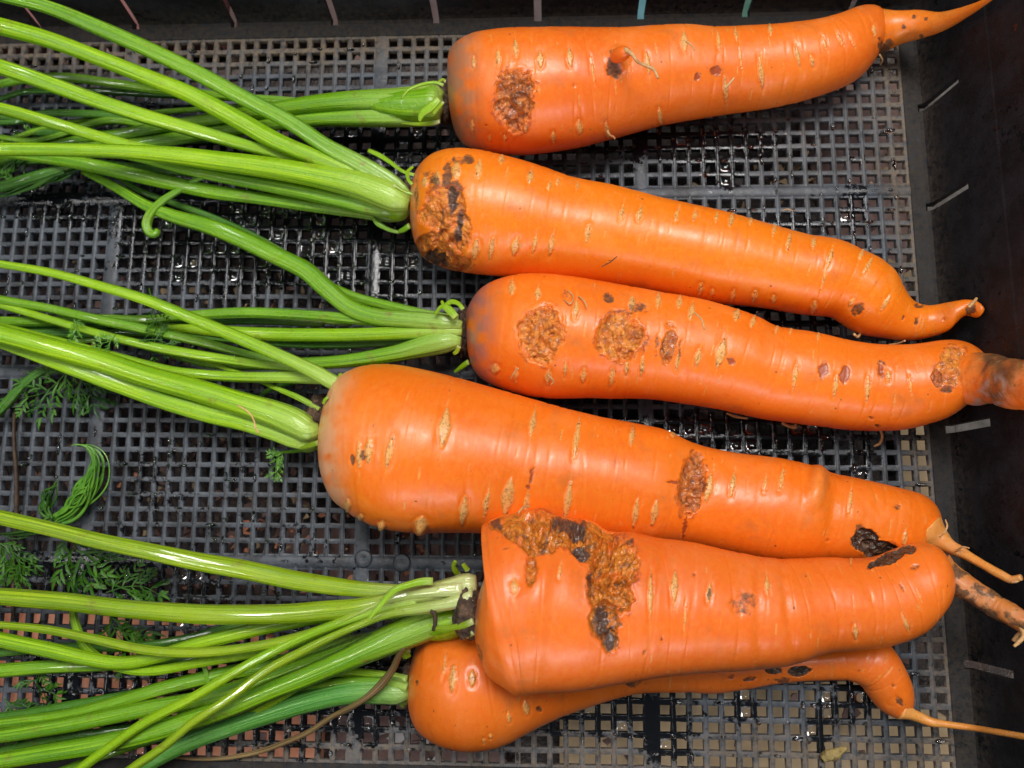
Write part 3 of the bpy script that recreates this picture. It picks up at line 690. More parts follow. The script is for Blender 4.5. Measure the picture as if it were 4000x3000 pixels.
SP[3]=dict(seed=4.1,mat=ORA3,label='carrot with three brown pits in a row and a dark rotten tail',
 top=[(1006,710),(1006,685),(1016,656),(1030,634),(1051,614),(1097,595),(1139,588),(1200,590),(1279,602),(1419,628),(1508,644),(1578,663),(1634,684),(1668,702),(1753,717),(1858,740),(1963,745),(2030,736),(2060,735),(2085,742),(2110,757),(2125,780),(2130,810)],
 bot=[(1006,710),(1008,745),(1013,775),(1026,808),(1051,829),(1104,849),(1167,861),(1279,863),(1419,866),(1543,884),(1648,906),(1753,920),(1858,931),(1945,929),(2010,914),(2060,893),(2100,862),(2122,840),(2130,810)],
 ctr=[(1006,710),(1100,718),(1279,733),(1500,762),(1700,810),(1900,838),(2050,820),(2130,810)], lift=[(0,0),(.80,0),(1,.014)],
 len=[(1106,621,7,16),(1162,633,7,14),(1365,654,8,15),(1244,668,6,22),(1422,647,6,18),(1468,651,7,14),(1069,798,9,12),(1114,812,4,18),(1184,815,7,18),(1221,798,4,16),(1260,812,5,16),(1321,815,5,20),(1354,794,5,16),(1387,791,5,22),(1463,784,5,18),(1494,672,7,18),(1508,773,7,20),(1557,763,11,32),(1592,679,8,14),(1627,693,6,14),(1678,710,4,10),(1718,812,5,28),(1805,833,5,24),(1874,840,5,28),(1919,812,5,14),(1966,829,3,20),(1708,712,3,10),(1768,725,3,10)],
 dark=[(1223,633,14,14,.6),(1314,642,15,14,.85),(1380,665,26,14,.6),(1881,903,5,5,.7),(1895,922,6,5,.7),(2047,838,18,14,.85),(1420,745,6,30,.5),(1394,738,5,46,.6),(1350,674,30,6,.5),(1468,765,4,40,.55),(1448,702,14,8,.6),(1218,700,5,40,.4)],
 red=[(1777,801,11,18),(1826,808,10,20),(1903,801,12,16),(1580,780,9,9)],
 wound=[(1165,722,50,66,.0030,'o'),(1338,728,54,52,.0030,'o'),(1445,749,18,38,.0020,'b'),(2062,795,44,44,.0014,'o'),(2025,818,14,20,.0012,'b')],cw=.085,ca=.9,cc=(.40,.16,.13))
SP[4]=dict(seed=5.7,mat=ORA3,label='largest carrot, smooth with a pale grey shoulder and one brown pit near its tail',
 top=[(700,950),(703,905),(712,870),(725,838),(740,815),(765,797),(800,788),(850,787),(929,801),(1034,828),(1156,864),(1279,898),(1366,915),(1438,931),(1490,956),(1578,978),(1683,992),(1753,1008),(1788,1022),(1858,1038),(1945,1057),(1990,1070),(2012,1088),(2024,1115),(2028,1145)],
 bot=[(700,950),(698,985),(703,1030),(715,1068),(735,1095),(771,1119),(824,1139),(908,1151),(964,1150),(1034,1150),(1200,1165),(1350,1172),(1471,1176),(1578,1197),(1683,1213),(1788,1213),(1875,1213),(1950,1210),(2000,1195),(2022,1175),(2028,1145)],
 ctr=[(700,950),(850,965),(1100,1000),(1400,1045),(1700,1105),(1900,1130),(2028,1145)], lift=[(0,0),(.9,0),(1,.003)],
 len=[(960,924,13,42),(1151,913,7,28),(1246,945,6,45),(1365,941,6,22),(796,974,9,28),(776,983,6,30),(841,976,8,36),(1226,1085,8,45),(1097,1075,13,42),(1137,1088,6,24),(1051,1088,6,32),(1002,1104,9,32),(750,1092,7,14),(1373,1109,7,32),(1414,1109,8,28),(1531,1053,9,32),(1583,1046,6,28),(1653,1046,4,18),(1688,1036,5,24),(1837,1080,4,28),(910,1132,14,16),(824,1134,9,8),(778,1118,7,7),(1955,1165,6,20),(1455,935,6,8)],
 dark=[(760,993,7,14),(783,987,5,14),(1858,1152,20,22),(1940,1095,9,7,.6),(1790,1170,6,6,.5)],red=[(1148,1030,4,20),(1142,1052,5,6),(1478,1145,2.5,34),(1452,1042,14,3)],
 wound=[(1497,1048,32,68,.0030,'b'),(1868,1168,30,26,.0030,'k'),(1905,1190,42,22,.0030,'k')],
 bump=[(1765,1050,24,52,.0030),(908,1146,14,18,.0016),(824,1136,9,9,.0012)],dent=[(1500,1050,70,60,.0008),(1800,1110,14,110,.0010)],cw=.085,ca=.85,cc=(.80,.42,.22))
SP[5]=dict(seed=7.7,mat=ORA5,label='carrot with big brown gouges across its shoulder, lying on top of two others',
 top=[(1032,1300),(1033,1265),(1030,1236),(1024,1205),(1020,1180),(1026,1162),(1045,1142),(1069,1126),(1114,1113),(1174,1103),(1209,1120),(1279,1132),(1314,1155),(1366,1158),(1419,1170),(1490,1178),(1578,1197),(1683,1214),(1788,1211),(1858,1213),(1900,1208),(1945,1190),(1991,1177),(2022,1187),(2040,1212),(2054,1260)],
 bot=[(1032,1300),(1030,1340),(1032,1393),(1051,1435),(1086,1472),(1104,1482),(1174,1481),(1244,1477),(1349,1460),(1438,1447),(1543,1440),(1648,1435),(1718,1423),(1770,1405),(1858,1395),(1928,1383),(1990,1355),(2030,1318),(2048,1290),(2054,1260)],
 ctr=[(1032,1300),(1200,1300),(1400,1308),(1700,1315),(1900,1295),(2054,1260)], z=[(0,.050),(.3,.047),(1,.034)],
 len=[(1111,1267,9,18),(1405,1288,5,50),(1457,1266,8,34),(1532,1281,6,22),(1209,1235,4,16),(1657,1262,5,20),(1838,1205,3,12),(1848,1365,6,16),(1480,1330,2,30),(1956,1345,4,20)],
 dark=[(1258,1185,26,20,.8),(1609,1305,34,30,.55),(1360,1170,16,10,.8),(1500,1240,6,10,.5),(1430,1380,4,10,.7),(1392,1412,4,8,.7),(1950,1270,3,10,.6),(1975,1225,14,7,.6),(1532,1285,5,18,.7),(1340,1350,9,9,.7),(1035,1415,10,34,.7)],
 wound=[(1085,1132,44,20,.0020,'a'),(1125,1140,56,34,.0028,'a'),(1165,1152,52,46,.0034,'a'),(1225,1148,54,34,.0030,'a'),(1285,1165,52,52,.0036,'a'),(1325,1215,54,66,.0042,'a'),(1318,1280,48,60,.0036,'a'),(1308,1340,34,50,.0030,'a'),(1318,1388,18,26,.0022,'a'),(1148,1225,12,46,.0030,'a'),(1925,1204,52,13,.0018,'k')],
 merge=True,wdark=[(1304,1345,24,50,1.0),(1316,1390,14,24,1.0),(1258,1183,26,20,.9),(1236,1126,46,20,.9),(1272,1250,9,60,.7),(1070,1120,16,14,.9),(1180,1160,8,46,.6),(1350,1150,30,12,.8)],
 dent=[(1150,1200,26,70,.0030),(1290,1230,60,120,.0020),(1640,1300,12,150,.0007),(1700,1300,10,150,.0006)],cw=.02,ca=.6,cc=(.35,.16,.08))
SP[6]=dict(seed=9.2,mat=ORA6,label='lowest carrot, partly hidden under the gouged one, with bent end and thread-like tail',
 top=[(886,1463),(889,1420),(900,1390),(930,1362),(1000,1348),(1086,1355),(1209,1375),(1350,1392),(1489,1400),(1650,1400),(1760,1393),(1833,1382),(1880,1376),(1910,1386),(1932,1411),(1952,1446),(1966,1481),(1971,1515),(1966,1540)],
 bot=[(886,1463),(885,1500),(890,1533),(908,1568),(946,1592),(999,1606),(1034,1606),(1086,1596),(1139,1571),(1209,1540),(1314,1507),(1384,1493),(1489,1491),(1536,1493),(1613,1484),(1683,1472),(1788,1465),(1833,1467),(1861,1480),(1886,1512),(1910,1537),(1942,1552),(1958,1552),(1966,1540)],
 ctr=[(886,1463),(1000,1478),(1200,1456),(1400,1443),(1700,1434),(1830,1428),(1885,1450),(1925,1490),(1966,1540)],
 len=[(1137,1529,7,16),(1100,1550,4,12),(1020,1466,8,18),(978,1466,8,30),(1060,1590,3,6),(1045,1600,3,6),(960,1440,3,26)],
 dark=[(1366,1472,28,16,.9),(1165,1533,6,6,.8),(1620,1467,16,6,.9),(1580,1462,8,5,.7),(1690,1470,20,5,.8),(1943,1515,24,8,.75),(1930,1480,8,5,.6),(900,1475,5,10,.7),(1165,1400,6,6)],
 wound=[(1672,1448,20,9,.0012,'k'),(1726,1450,24,11,.0018,'k')],cw=.02,ca=.5,cc=(.5,.22,.10))
for k in (1,2,3,4,5,6): carrot(SP[k])
taproot(SP[1],[(1870,70,54,13),(1905,66,49,14),(1945,58,37,17),(1985,54,31,21),(2033,47,22,29),(2085,26,13,41),(2138,-2,6,54),(2170,-26,3,61)],ORA2,.09,spots=[(1922,92,11),(1912,104,13),(1904,118,12),(1952,58,7),(1975,36,6),(2000,40,5),(1990,78,6)])
taproot(SP[3],[(2070,812,58,26),(2110,818,56,32),(2145,820,52,39),(2180,828,53,47),(2215,832,52,56),(2260,836,46,66)],ORA3,.10,darks=.45,zone=(2196,2216))
taproot(SP[4],[(2005,1150,40,20),(2028,1166,24,22),(2050,1180,16,25),(2080,1195,11,29),(2120,1218,9,34),(2160,1240,9,39),(2185,1252,8,42),(2206,1247,6,45)],M_TIP,.12)
taproot(SP[5],[(2025,1232,40,34),(2047,1246,31,35),(2080,1265,26,37),(2115,1287,24,40),(2150,1309,24,42),(2190,1331,23,46),(2240,1360,21,50)],M_TIPD,.16,darks=.62)
taproot(SP[6],[(1945,1532,20,9),(1968,1542,12,9),(1990,1551,10,9),(2012,1560,9,10),(2040,1564,7,12),(2100,1572,6,16),(2160,1582,6,28),(2230,1594,6,41),(2270,1600,5,47)],M_TIP,.10)
zc={k:float(SP[k]['C'][6][2]) for k in SP}
for k,cx,cy,rx,ry,dz in ((1,960,225,26,48,0),(2,886,440,20,54,0),(3,1002,716,16,58,0),(4,690,905,30,52,0),(5,1016,1322,36,58,0),(6,884,1478,16,48,0)):
    crown_lump(SP[k],cx,cy,rx,ry,zc[k]+dz,k*3.3)
# root hairs and side rootlets (x, y, half width, height mm)
def hair(k,pts,n=24): 
    C,R=path3(pts,n); return tubeobj('root_hair',C,R,M_HAIR,SP[k]['root'],na=8)
C,R=path3([(1326,128,8,46),(1332,122,16,49),(1342,117,18,52),(1352,114,15,54),(1360,113,8,55)],24); tubeobj('side_root',C,R,ORA1,SP[1]['root'],na=24,rough=.06)
hair(1,[(1350,108,7,55),(1364,116,5,57),(1377,133,4,56),(1395,142,4,54),(1412,150,4,53),(1422,170,3,52)])
hair(3,[(1900,925,3,10),(1906,942,3,8),(1900,958,3,5),(1888,964,2,3)])
hair(3,[(1570,893,2,12),(1590,900,3,9),(1615,904,2,8)])
hair(3,[(1690,914,3,11),(1706,921,4,9),(1720,922,4,8),(1716,917,3,8)])
hair(3,[(1500,675,2,50),(1515,690,2,51),(1522,712,2,51)])
hair(3,[(1225,625,1.5,44),(1238,640,1.5,48),(1232,656,1.5,50),(1218,648,1.5,48)])
hair(3,[(1250,640,1.5,47),(1262,650,1.5,49),(1268,664,1.5,50)])
hair(2,[(1845,722,3,14),(1852,728,3,12),(1859,720,3,12)])
hair(2,[(1632,645,2,17),(1655,648,2,16),(1684,650,2,15)])
hair(5,[(1775,1400,4,42),(1784,1408,4,40),(1792,1402,4,40),(1790,1394,3,41)])
hair(5,[(1852,1360,3,50),(1848,1378,4,47),(1856,1390,4,45)])
hair(6,[(1498,1448,2,18),(1506,1470,2,16),(1500,1490,2,10)])
hair(6,[(1265,1482,2,25),(1250,1496,2,24),(1240,1510,2,22)])
hair(4,[(2190,1340+45,5,44),(2200,1372,5,45),(2215,1362,5,46)])

hair(4,[(2030,1160,2,30),(2040,1150,2,32),(2046,1136,2,33),(2042,1122,1,33)])
hair(4,[(2066,1190,2,30),(2078,1182,2,33),(2094,1184,1.5,35)])
hair(4,[(2204,1250,3,44),(2196,1256,3,44),(2186,1258,2,43)])
hair(5,[(2205,1352,6,49),(2212,1372,5,50),(2200,1388,4,50),(2190,1396,3,50)])
hair(5,[(2062,1252,2,42),(2056,1266,2,41),(2060,1280,1.5,40)])
hair(5,[(1120,1108,2,72),(1130,1096,2,70),(1145,1094,1.5,68)])
hair(1,[(1900,118,2,18),(1906,130,2,14),(1902,140,1.5,10)])
hair(1,[(1312,283,2.5,40),(1318,292,2.5,38),(1326,296,2,36),(1328,300,2,35)])
hair(1,[(1567,190,3,50),(1578,178,2.5,51),(1586,168,2,51)])
hair(1,[(1482,90,2.5,52),(1492,96,2,53),(1500,108,2,53)])
hair(2,[(2092,664,4,34),(2104,652,4,34),(2110,644,3,34)])
hair(2,[(1955,736,2,16),(1940,742,2,12),(1920,744,1.5,9)])
hair(3,[(1120,795,2,46),(1110,806,2,44),(1104,818,1.5,42)])
hair(3,[(1184,810,2,46),(1196,824,2,43),(1190,832,1.5,41)])
# ------------------------------------------------------------------ leaf stalks
G_B=mat_stalk('stalk_bright',(.25,.50,.005),(.43,.67,.009),base=(.40,.58,.10))
G_M=mat_stalk('stalk_mid',(.14,.36,.006),(.27,.51,.010),base=(.34,.52,.09),spots=.75)
G_D=mat_stalk('stalk_dark',(.045,.17,.010),(.10,.28,.014),base=(.20,.34,.05),spots=.6)
G_Y=mat_stalk('stalk_yellowish',(.28,.44,.007),(.43,.59,.016),base=(.60,.66,.28),spots=.6,rough=.16,coat=.9)
G_T=mat_stalk('stalk_bluish',(.09,.33,.045),(.17,.45,.065),base=(.30,.48,.12),spots=.2)
GM={'b':G_B,'m':G_M,'d':G_D,'y':G_Y,'t':G_T}
def stalk(k,m,pts,ridges=9,groove=.0,n=90,flat=.92,name='leaf_stalk'):
    C,R=path3(pts,n); R=R*1.08; return tubeobj(name,C,R,GM[m],SP[k]['root'],na=24,ridges=ridges,amp=.07,groove=groove,flat=flat,rough=.05,seed=pts[0][0]*.1)
def lay(pts,z0,z1,zm=None):
    """append heights running from z0 to z1 (mm) along the stalk"""
    pts=[tuple(p) for p in pts]
    if pts[-1][0]<0 and len(pts[0])>2:      # stalks run on past the edge of the picture
        a_,b_=pts[-2],pts[-1]; q=130/max(20,math.hypot(b_[0]-a_[0],b_[1]-a_[1])); pts.append((b_[0]+(b_[0]-a_[0])*q,b_[1]+(b_[1]-a_[1])*q*.8,b_[2]*.85))
    P=np.array(pts,float); s=np.concatenate([[0],np.cumsum(np.hypot(*np.diff(P[:,:2],axis=0).T))]); s/=s[-1]
    z=z0+(z1-z0)*s if zm is None else np.interp(s,[0,.5,1],[z0,zm,z1])
    return [tuple(p)+(zz,) for p,zz in zip(pts,z)]
STK=[
 # carrot 1
 (1,'m',[(955,212,14),(938,208,24),(900,214,26),(860,217,25),(790,218,22),(720,222,20),(640,231,18),(560,243,16),(480,254,14),(420,264,13),(340,276,12),(260,290,11),(160,304,9),(60,330,8),(-30,352,7)],23,9,12,0),
 (1,'m',[(950,246,14),(925,250,20),(860,252,22),(780,254,20),(720,256,17),(640,262,15),(560,272,14),(480,284,14),(420,292,14),(340,305,13),(270,312,12),(190,316,11),(100,318,9),(-30,322,8)],20,8,10,0),
 (1,'d',[(900,238,12),(760,240,14),(680,252,14),(560,268,13),(440,282,11),(330,290,10),(200,290,9),(60,285,8)],16,6,9,0),
 (1,'m',[(760,226,7),(700,226,8),(620,218,9),(530,212,9),(440,203,9),(350,194,10),(245,180,10),(140,167,10),(50,172,9),(-20,186,8)],14,14,8,.12),
 (1,'d',[(600,216,6),(450,208,8),(330,203,8),(200,196,7),(100,196,7),(50,198,6),(0,214,6),(-30,228,6)],7,7,5,0),
 (1,'d',[(700,244,8),(600,248,9),(420,264,9),(280,252,9),(160,245,8),(85,246,7),(45,262,6),(-20,266,6)],14,9,8,0),
 (1,'m',[(480,268,8),(400,276,9),(330,271,9),(245,260,9),(185,271,8),(130,292,7),(70,304,6),(0,296,6)],11,11,7,0),
 # carrot 2
 (2,'m',[(886,430,10),(862,410,18),(835,390,21),(775,354,20),(700,313,17),(630,266,17),(525,211,17),(420,155,17),(315,104,17),(210,58,17),(105,16,15),(35,-2,14),(-40,-18,13)],26,46,7,.28),
 (2,'b',[(884,428,10),(850,410,15),(806,390,17),(745,366,17),(680,340,18),(600,307,19),(525,265,19),(420,208,18),(315,165,17),(210,124,17),(105,86,18),(0,57,19),(-40,48,18)],25,40,10,0),
 (2,'b',[(860,420,12),(780,392,12),(700,362,11),(600,332,12),(525,312,13),(420,282,15),(315,252,16),(210,218,16),(105,180,17),(0,144,17),(-40,132,16)],22,33,7,.22),
 (2,'b',[(800,404,8),(640,370,8),(520,352,8),(400,334,9),(300,318,11),(210,294,12),(105,263,13),(0,234,13),(-40,226,12)],20,28,9,.0),
 (2,'b',[(884,440,14),(862,434,26),(840,424,30),(775,400,28),(700,383,24),(595,364,22),(490,350,20),(385,337,18),(280,328,15),(140,324,14),(0,323,14),(-40,323,13)],27,37,11,0),
 (2,'m',[(884,452,10),(850,452,17),(800,446,19),(750,435,18),(665,416,16),(560,396,14),(455,377,12),(380,362,10),(310,345,8),(230,330,6)],22,22,9,.12),
 (2,'m',[(882,464,8),(850,468,12),(770,457,13),(665,443,13),(560,428,13),(455,413,15),(350,391,15),(245,367,15),(158,350,14),(60,338,10),(-10,330,8)],15,18,8,0),
 (2,'m',[(520,345,4),(480,360,5),(440,380,6),(410,397,7),(378,416,7),(352,433,8),(334,450,9),(321,470,10),(317,488,10),(324,503,9),(336,505,8),(341,496,6)],20,14,7,0),
 # carrot 3
 (3,'m',[(998,702,8),(965,698,16),(920,694,18),(870,690,18),(820,686,18),(785,678,18),(757,666,18),(735,650,18),(700,620,19),(660,585,19),(595,553,18),(525,519,18),(455,491,17),(370,466,14),(315,444,12),(245,402,10),(180,370,7)],25,11,7,.18),
 (3,'m',[(990,690,6),(950,684,9),(900,675,10),(850,663,10),(774,644,10),(720,623,10),(665,597,10),(595,556,9),(540,520,7),(480,500,6)],19,8,7,0),
 (3,'m',[(996,712,7),(950,706,11),(880,700,11),(774,690,11),(665,680,10),(525,674,10),(420,680,9),(315,690,9),(210,688,9),(100,694,10),(0,694,10),(-40,694,10)],22,10,8,.10),
 (3,'b',[(998,716,8),(960,716,13),(900,718,14),(774,723,14),(680,724,14),(595,723,14),(520,719,13),(455,714,12),(380,708,9),(300,698,7)],24,10,9,.0),
 (3,'m',[(996,738,10),(970,738,20),(925,746,22),(860,762,17),(774,776,14),(720,782,13),(640,786,12),(560,788,11),(460,786,10),(360,760,9),(240,724,8)],23,9,8,0),
 (3,'d',[(960,722,8),(860,738,8),(760,744,8),(660,744,8),(560,738,8),(440,728,8),(330,720,8),(180,720,9),(60,716,9),(-20,712,9)],15,7,8,0),
 (3,'d',[(700,700,7),(560,694,7),(430,696,7),(300,700,8),(160,706,10),(0,705,12),(-30,705,12)],10,7,8,0),
 # carrot 4
 (4,'b',[(742,838,8),(730,832,14),(705,818,15),(680,804,15),(630,780,13),(525,734,13),(420,690,12),(315,648,11),(210,616,10),(105,588,9),(0,570,8),(-40,562,8)],33,32,9,0),
 (4,'b',[(690,884,4),(665,870,6),(640,857,6),(600,840,5),(560,822,5),(500,800,5),(430,776,5),(380,766,5)],24,12,7,0),
 (4,'b',[(705,812,8),(630,795,9),(560,787,9),(490,777,10),(385,760,10),(297,742,9),(175,710,8),(35,668,8),(-30,650,8)],22,16,8,.1),
 (4,'m',[(690,806,7),(640,793,7),(525,763,8),(420,735,9),(315,712,10),(210,690,10),(105,666,9),(0,648,10),(-40,640,10)],18,18,8,0),
 (4,'b',[(718,822,8),(700,818,11),(640,815,12),(560,815,11),(490,813,11),(385,804,10),(332,792,9),(245,768,8),(140,740,8),(40,715,8),(-30,700,8)],26,14,8,0),
 (4,'b',[(690,925,10),(672,930,22),(640,914,27),(600,897,26),(525,873,23),(420,841,22),(315,812,21),(210,778,21),(105,750,20),(0,722,20),(-40,712,20)],27,28,10,0),
 (4,'b',[(688,944,10),(670,950,20),(640,944,24),(600,932,22),(525,910,20),(455,894,20),(350,863,19),(245,826,18),(140,790,15),(50,760,11),(-30,733,9)],22,22,7,.22),
 (4,'d',[(680,808,4),(640,825,5),(600,835,5),(572,848,5),(556,863,4),(546,880,4)],14,4,6,0),
 (4,'m',[(690,966,5),(672,968,5),(640,974,4),(612,977,3),(590,980,2)],16,10,6,0),
 (4,'d',[(170,780,8),(90,802,9),(50,832,9),(15,870,10),(-30,915,10)],10,6,7,0),
 # carrot 5
 (5,'y',[(1026,1268,10),(985,1270,10),(900,1276,11),(830,1276,13),(774,1273,15),(700,1264,17),(630,1253,18),(525,1231,18),(420,1212,17),(315,1190,16),(210,1168,15),(105,1142,14),(0,1118,14),(-40,1108,13)],44,26,7,.25),
 (5,'y',[(1030,1262,16),(1012,1264,22),(980,1270,20),(930,1280,17),(860,1294,15),(774,1312,16),(700,1320,18),(630,1326,18),(560,1328,18),(420,1326,18),(280,1316,17),(140,1300,17),(0,1289,16),(-40,1286,15)],52,24,9,.0),
 (5,'y',[(1000,1272,14),(950,1276,12),(900,1282,9),(850,1292,9),(800,1312,9),(750,1336,9),(700,1358,9),(630,1380,9),(525,1401,9),(420,1410,9),(315,1404,9),(210,1382,9),(105,1361,8),(0,1350,7),(-30,1348,7)],54,18,7,0),
 (5,'b',[(960,1284,9),(890,1302,9),(830,1318,9),(760,1345,9),(690,1372,9),(630,1392,9),(525,1415,9),(420,1434,9),(332,1449,9),(273,1445,9),(217,1424,9),(182,1393,9),(164,1350,8),(156,1310,7)],48,12,7,0),
 (5,'b',[(940,1320,14),(860,1322,14),(774,1326,14),(700,1330,14),(630,1344,13),(560,1358,13),(480,1378,13),(420,1394,13),(360,1412,13),(270,1432,12),(196,1424,13),(105,1404,14),(0,1382,14),(-40,1372,14)],38,14,9,0),
 (5,'m',[(600,1400,8),(500,1416,9),(400,1428,10),(300,1432,11),(210,1438,11),(105,1441,12),(0,1449,13),(-40,1452,13)],12,9,8,0),
 (5,'y',[(1024,1290,18),(1000,1296,15),(960,1306,11),(900,1316,10),(840,1326,8),(774,1351,7),(720,1374,7),(665,1401,8),(577,1448,8),(490,1512,8),(420,1558,8),(350,1616,8),(280,1664,8),(250,1690,8)],55,34,6,.0),
 (5,'b',[(900,1300,8),(840,1312,8),(774,1332,9),(700,1358,9),(630,1388,9),(525,1442,9),(420,1505,9),(315,1560,9),(245,1608,9),(175,1660,9),(140,1690,9)],50,28,6,0),
 (5,'b',[(960,1310,8),(910,1330,9),(860,1352,9),(774,1394,9),(665,1466,9),(595,1512,8),(545,1540,7),(500,1556,6)],46,16,6,0),
 (5,'m',[(1000,1328,14),(960,1338,26),(920,1350,29),(860,1374,28),(800,1400,24),(735,1430,20),(665,1460,19),(595,1487,18),(490,1530,18),(350,1576,18),(210,1610,17),(100,1628,16),(0,1644,15),(-40,1650,15)],40,18,10,0),
 (5,'m',[(940,1352,16),(850,1372,20),(780,1396,19),(720,1418,18),(595,1463,18),(455,1508,17),(315,1532,15),(175,1561,14),(35,1585,13),(-30,1594,12)],30,14,9,0),
 (5,'m',[(860,1366,12),(780,1384,13),(700,1402,14),(600,1436,14),(490,1455,13),(350,1488,13),(245,1520,12),(140,1546,11),(30,1560,10),(-30,1566,9)],24,9,8,0),
 (5,'d',[(760,1376,9),(640,1416,10),(560,1440,10),(420,1476,10),(280,1502,9),(150,1525,9),(60,1540,8),(-30,1552,8)],17,7,7,0),
 (5,'m',[(440,1436,5),(445,1452,5),(452,1480,5),(466,1514,5)],20,20,5,0),
 (5,'m',[(1005,1345,7),(960,1352,7),(930,1354,6),(890,1352,6)],44,36,6,0),
 # carrot 6
 (6,'t',[(884,1492,14),(862,1492,24),(830,1491,25),(774,1493,23),(720,1501,21),(665,1515,20),(560,1548,18),(455,1584,17),(385,1614,16),(315,1652,15),(250,1690,14)],22,14,9,0),
 (6,'b',[(880,1468,8),(850,1466,11),(800,1458,10),(740,1452,9),(660,1462,9),(580,1486,9),(480,1520,9)],21,9,7,0),
 (6,'m',[(880,1486,8),(840,1476,9),(780,1472,9),(720,1478,9),(640,1500,9),(540,1530,9)],25,14,7,0),
]
for k,m,pts,z0,z1,rd,gv in STK: stalk(k,m,lay(pts,z0,z1),rd,gv)
# broad sheathing bases and more thin stalks in the tangle
STK2=[(1,'m',[(956,226,12),(946,226,34),(915,228,38),(880,228,34),(840,227,26),(800,225,14)],23,21,12,0),
 (2,'b',[(888,442,14),(874,441,34),(850,434,35),(822,424,29),(790,411,20),(755,398,10)],21,24,12,0),
 (4,'b',[(692,934,12),(676,936,34),(650,932,34),(620,922,28),(585,908,20),(550,894,10)],19,19,12,0),
 (3,'b',[(999,714,10),(985,714,26),(955,713,25),(920,712,18),(880,710,9)],19,18,11,0),
 (5,'b',[(1012,1330,16),(985,1336,32),(950,1344,34),(915,1352,26),(880,1362,14)],40,36,12,0),
 (1,'d',[(620,262,6),(520,286,7),(420,304,7),(300,300,7),(180,286,6),(60,262,5),(-20,250,5)],8,5,6,0),
 (1,'m',[(560,226,5),(430,236,6),(300,246,6),(180,260,6),(80,282,6),(0,310,5),(-30,318,5)],9,6,6,0),
 (2,'d',[(620,376,6),(500,382,7),(380,372,7),(250,356,8),(120,346,9),(0,352,9),(-30,356,9)],12,7,7,0),
 (3,'d',[(640,560,5),(560,515,6),(470,474,7),(380,440,7),(300,410,6),(240,372,5)],6,8,6,0),
 (3,'m',[(760,700,5),(640,690,6),(520,688,6),(400,700,6),(300,718,6),(180,736,6),(60,744,6),(-20,748,6)],9,6,6,0),
 (5,'d',[(640,1330,7),(520,1350,8),(400,1380,8),(280,1398,8),(140,1398,8),(0,1410,8),(-30,1412,8)],10,6,7,0),
 (5,'m',[(700,1440,6),(580,1500,7),(460,1545,7),(330,1598,7),(200,1640,7),(120,1670,7)],14,9,6,0),
 (5,'d',[(640,1500,7),(520,1536,8),(380,1560,8),(230,1580,8),(100,1600,8),(0,1622,8)],8,6,7,0)]
for k,m,pts,z0,z1,rd,gv in STK2: stalk(k,m,lay(pts,z0,z1),rd,gv)
# short curled leaf bases round the crowns
for k,m,pts,z0,z1 in [
 (1,'b',[(958,184,4),(940,178,4),(905,184,4),(880,196,4),(868,212,3)],42,44),(1,'y',[(950,262,5),(935,266,6),(905,268,5),(868,266,2)],32,26),(1,'b',[(948,214,8),(930,232,12),(912,246,9),(906,262,3)],40,38),
 (1,'y',[(962,176,4),(956,172,4),(948,176,3)],38,40),(1,'y',[(958,220,4),(944,236,5),(936,246,4)],46,44),
 (2,'b',[(895,378,4),(870,370,4),(845,352,5),(820,336,6),(796,325,5)],32,26),(2,'b',[(890,398,4),(882,388,4),(880,372,4),(892,360,3)],44,40),(2,'m',[(884,488,7),(872,496,7),(862,500,5)],26,22),(2,'m',[(862,502,4),(840,496,5),(815,482,6),(806,470,4)],16,18),
 (2,'y',[(850,400,4),(870,412,4),(892,420,3)],44,42),
 (3,'b',[(1000,668,5),(990,656,5),(975,652,6),(960,660,5),(954,650,3)],34,30),(3,'b',[(985,686,8),(968,668,9),(955,662,5),(940,678,4)],32,30),(3,'b',[(1012,782,6),(998,792,6),(982,804,3)],16,10),(3,'y',[(992,748,5),(986,760,5),(980,764,4)],38,36),
 (4,'y',[(748,834,8),(742,822,7),(734,808,5)],34,32),(4,'b',[(708,858,3),(702,864,4),(698,872,3)],46,44),(4,'y',[(690,955,6),(672,962,6),(650,968,4)],34,26),
 (5,'y',[(992,1242,5),(984,1234,6),(980,1222,5),(984,1212,4)],40,46),(5,'y',[(1010,1232,6),(1004,1224,5),(1000,1218,4)],50,52),(5,'b',[(935,1256,8),(915,1256,8),(880,1264,7),(850,1276,7),(826,1302,6),(802,1330,4),(796,1338,3)],56,60),
 (5,'y',[(1022,1342,7),(1004,1350,7),(975,1356,6),(940,1358,5)],60,52),(5,'y',[(1022,1366,6),(1012,1372,6),(1000,1378,4)],56,52),
 (6,'y',[(884,1500,9),(874,1512,10),(868,1524,8)],22,14),(6,'y',[(884,1400,9),(874,1404,12),(880,1420,9)],26,24)]:
    C,R=path3(lay(pts,z0,z1),26); tubeobj('leaf_base',C,R,GM[m],SP[k]['root'],na=14,ridges=5,amp=.06,flat=.6)

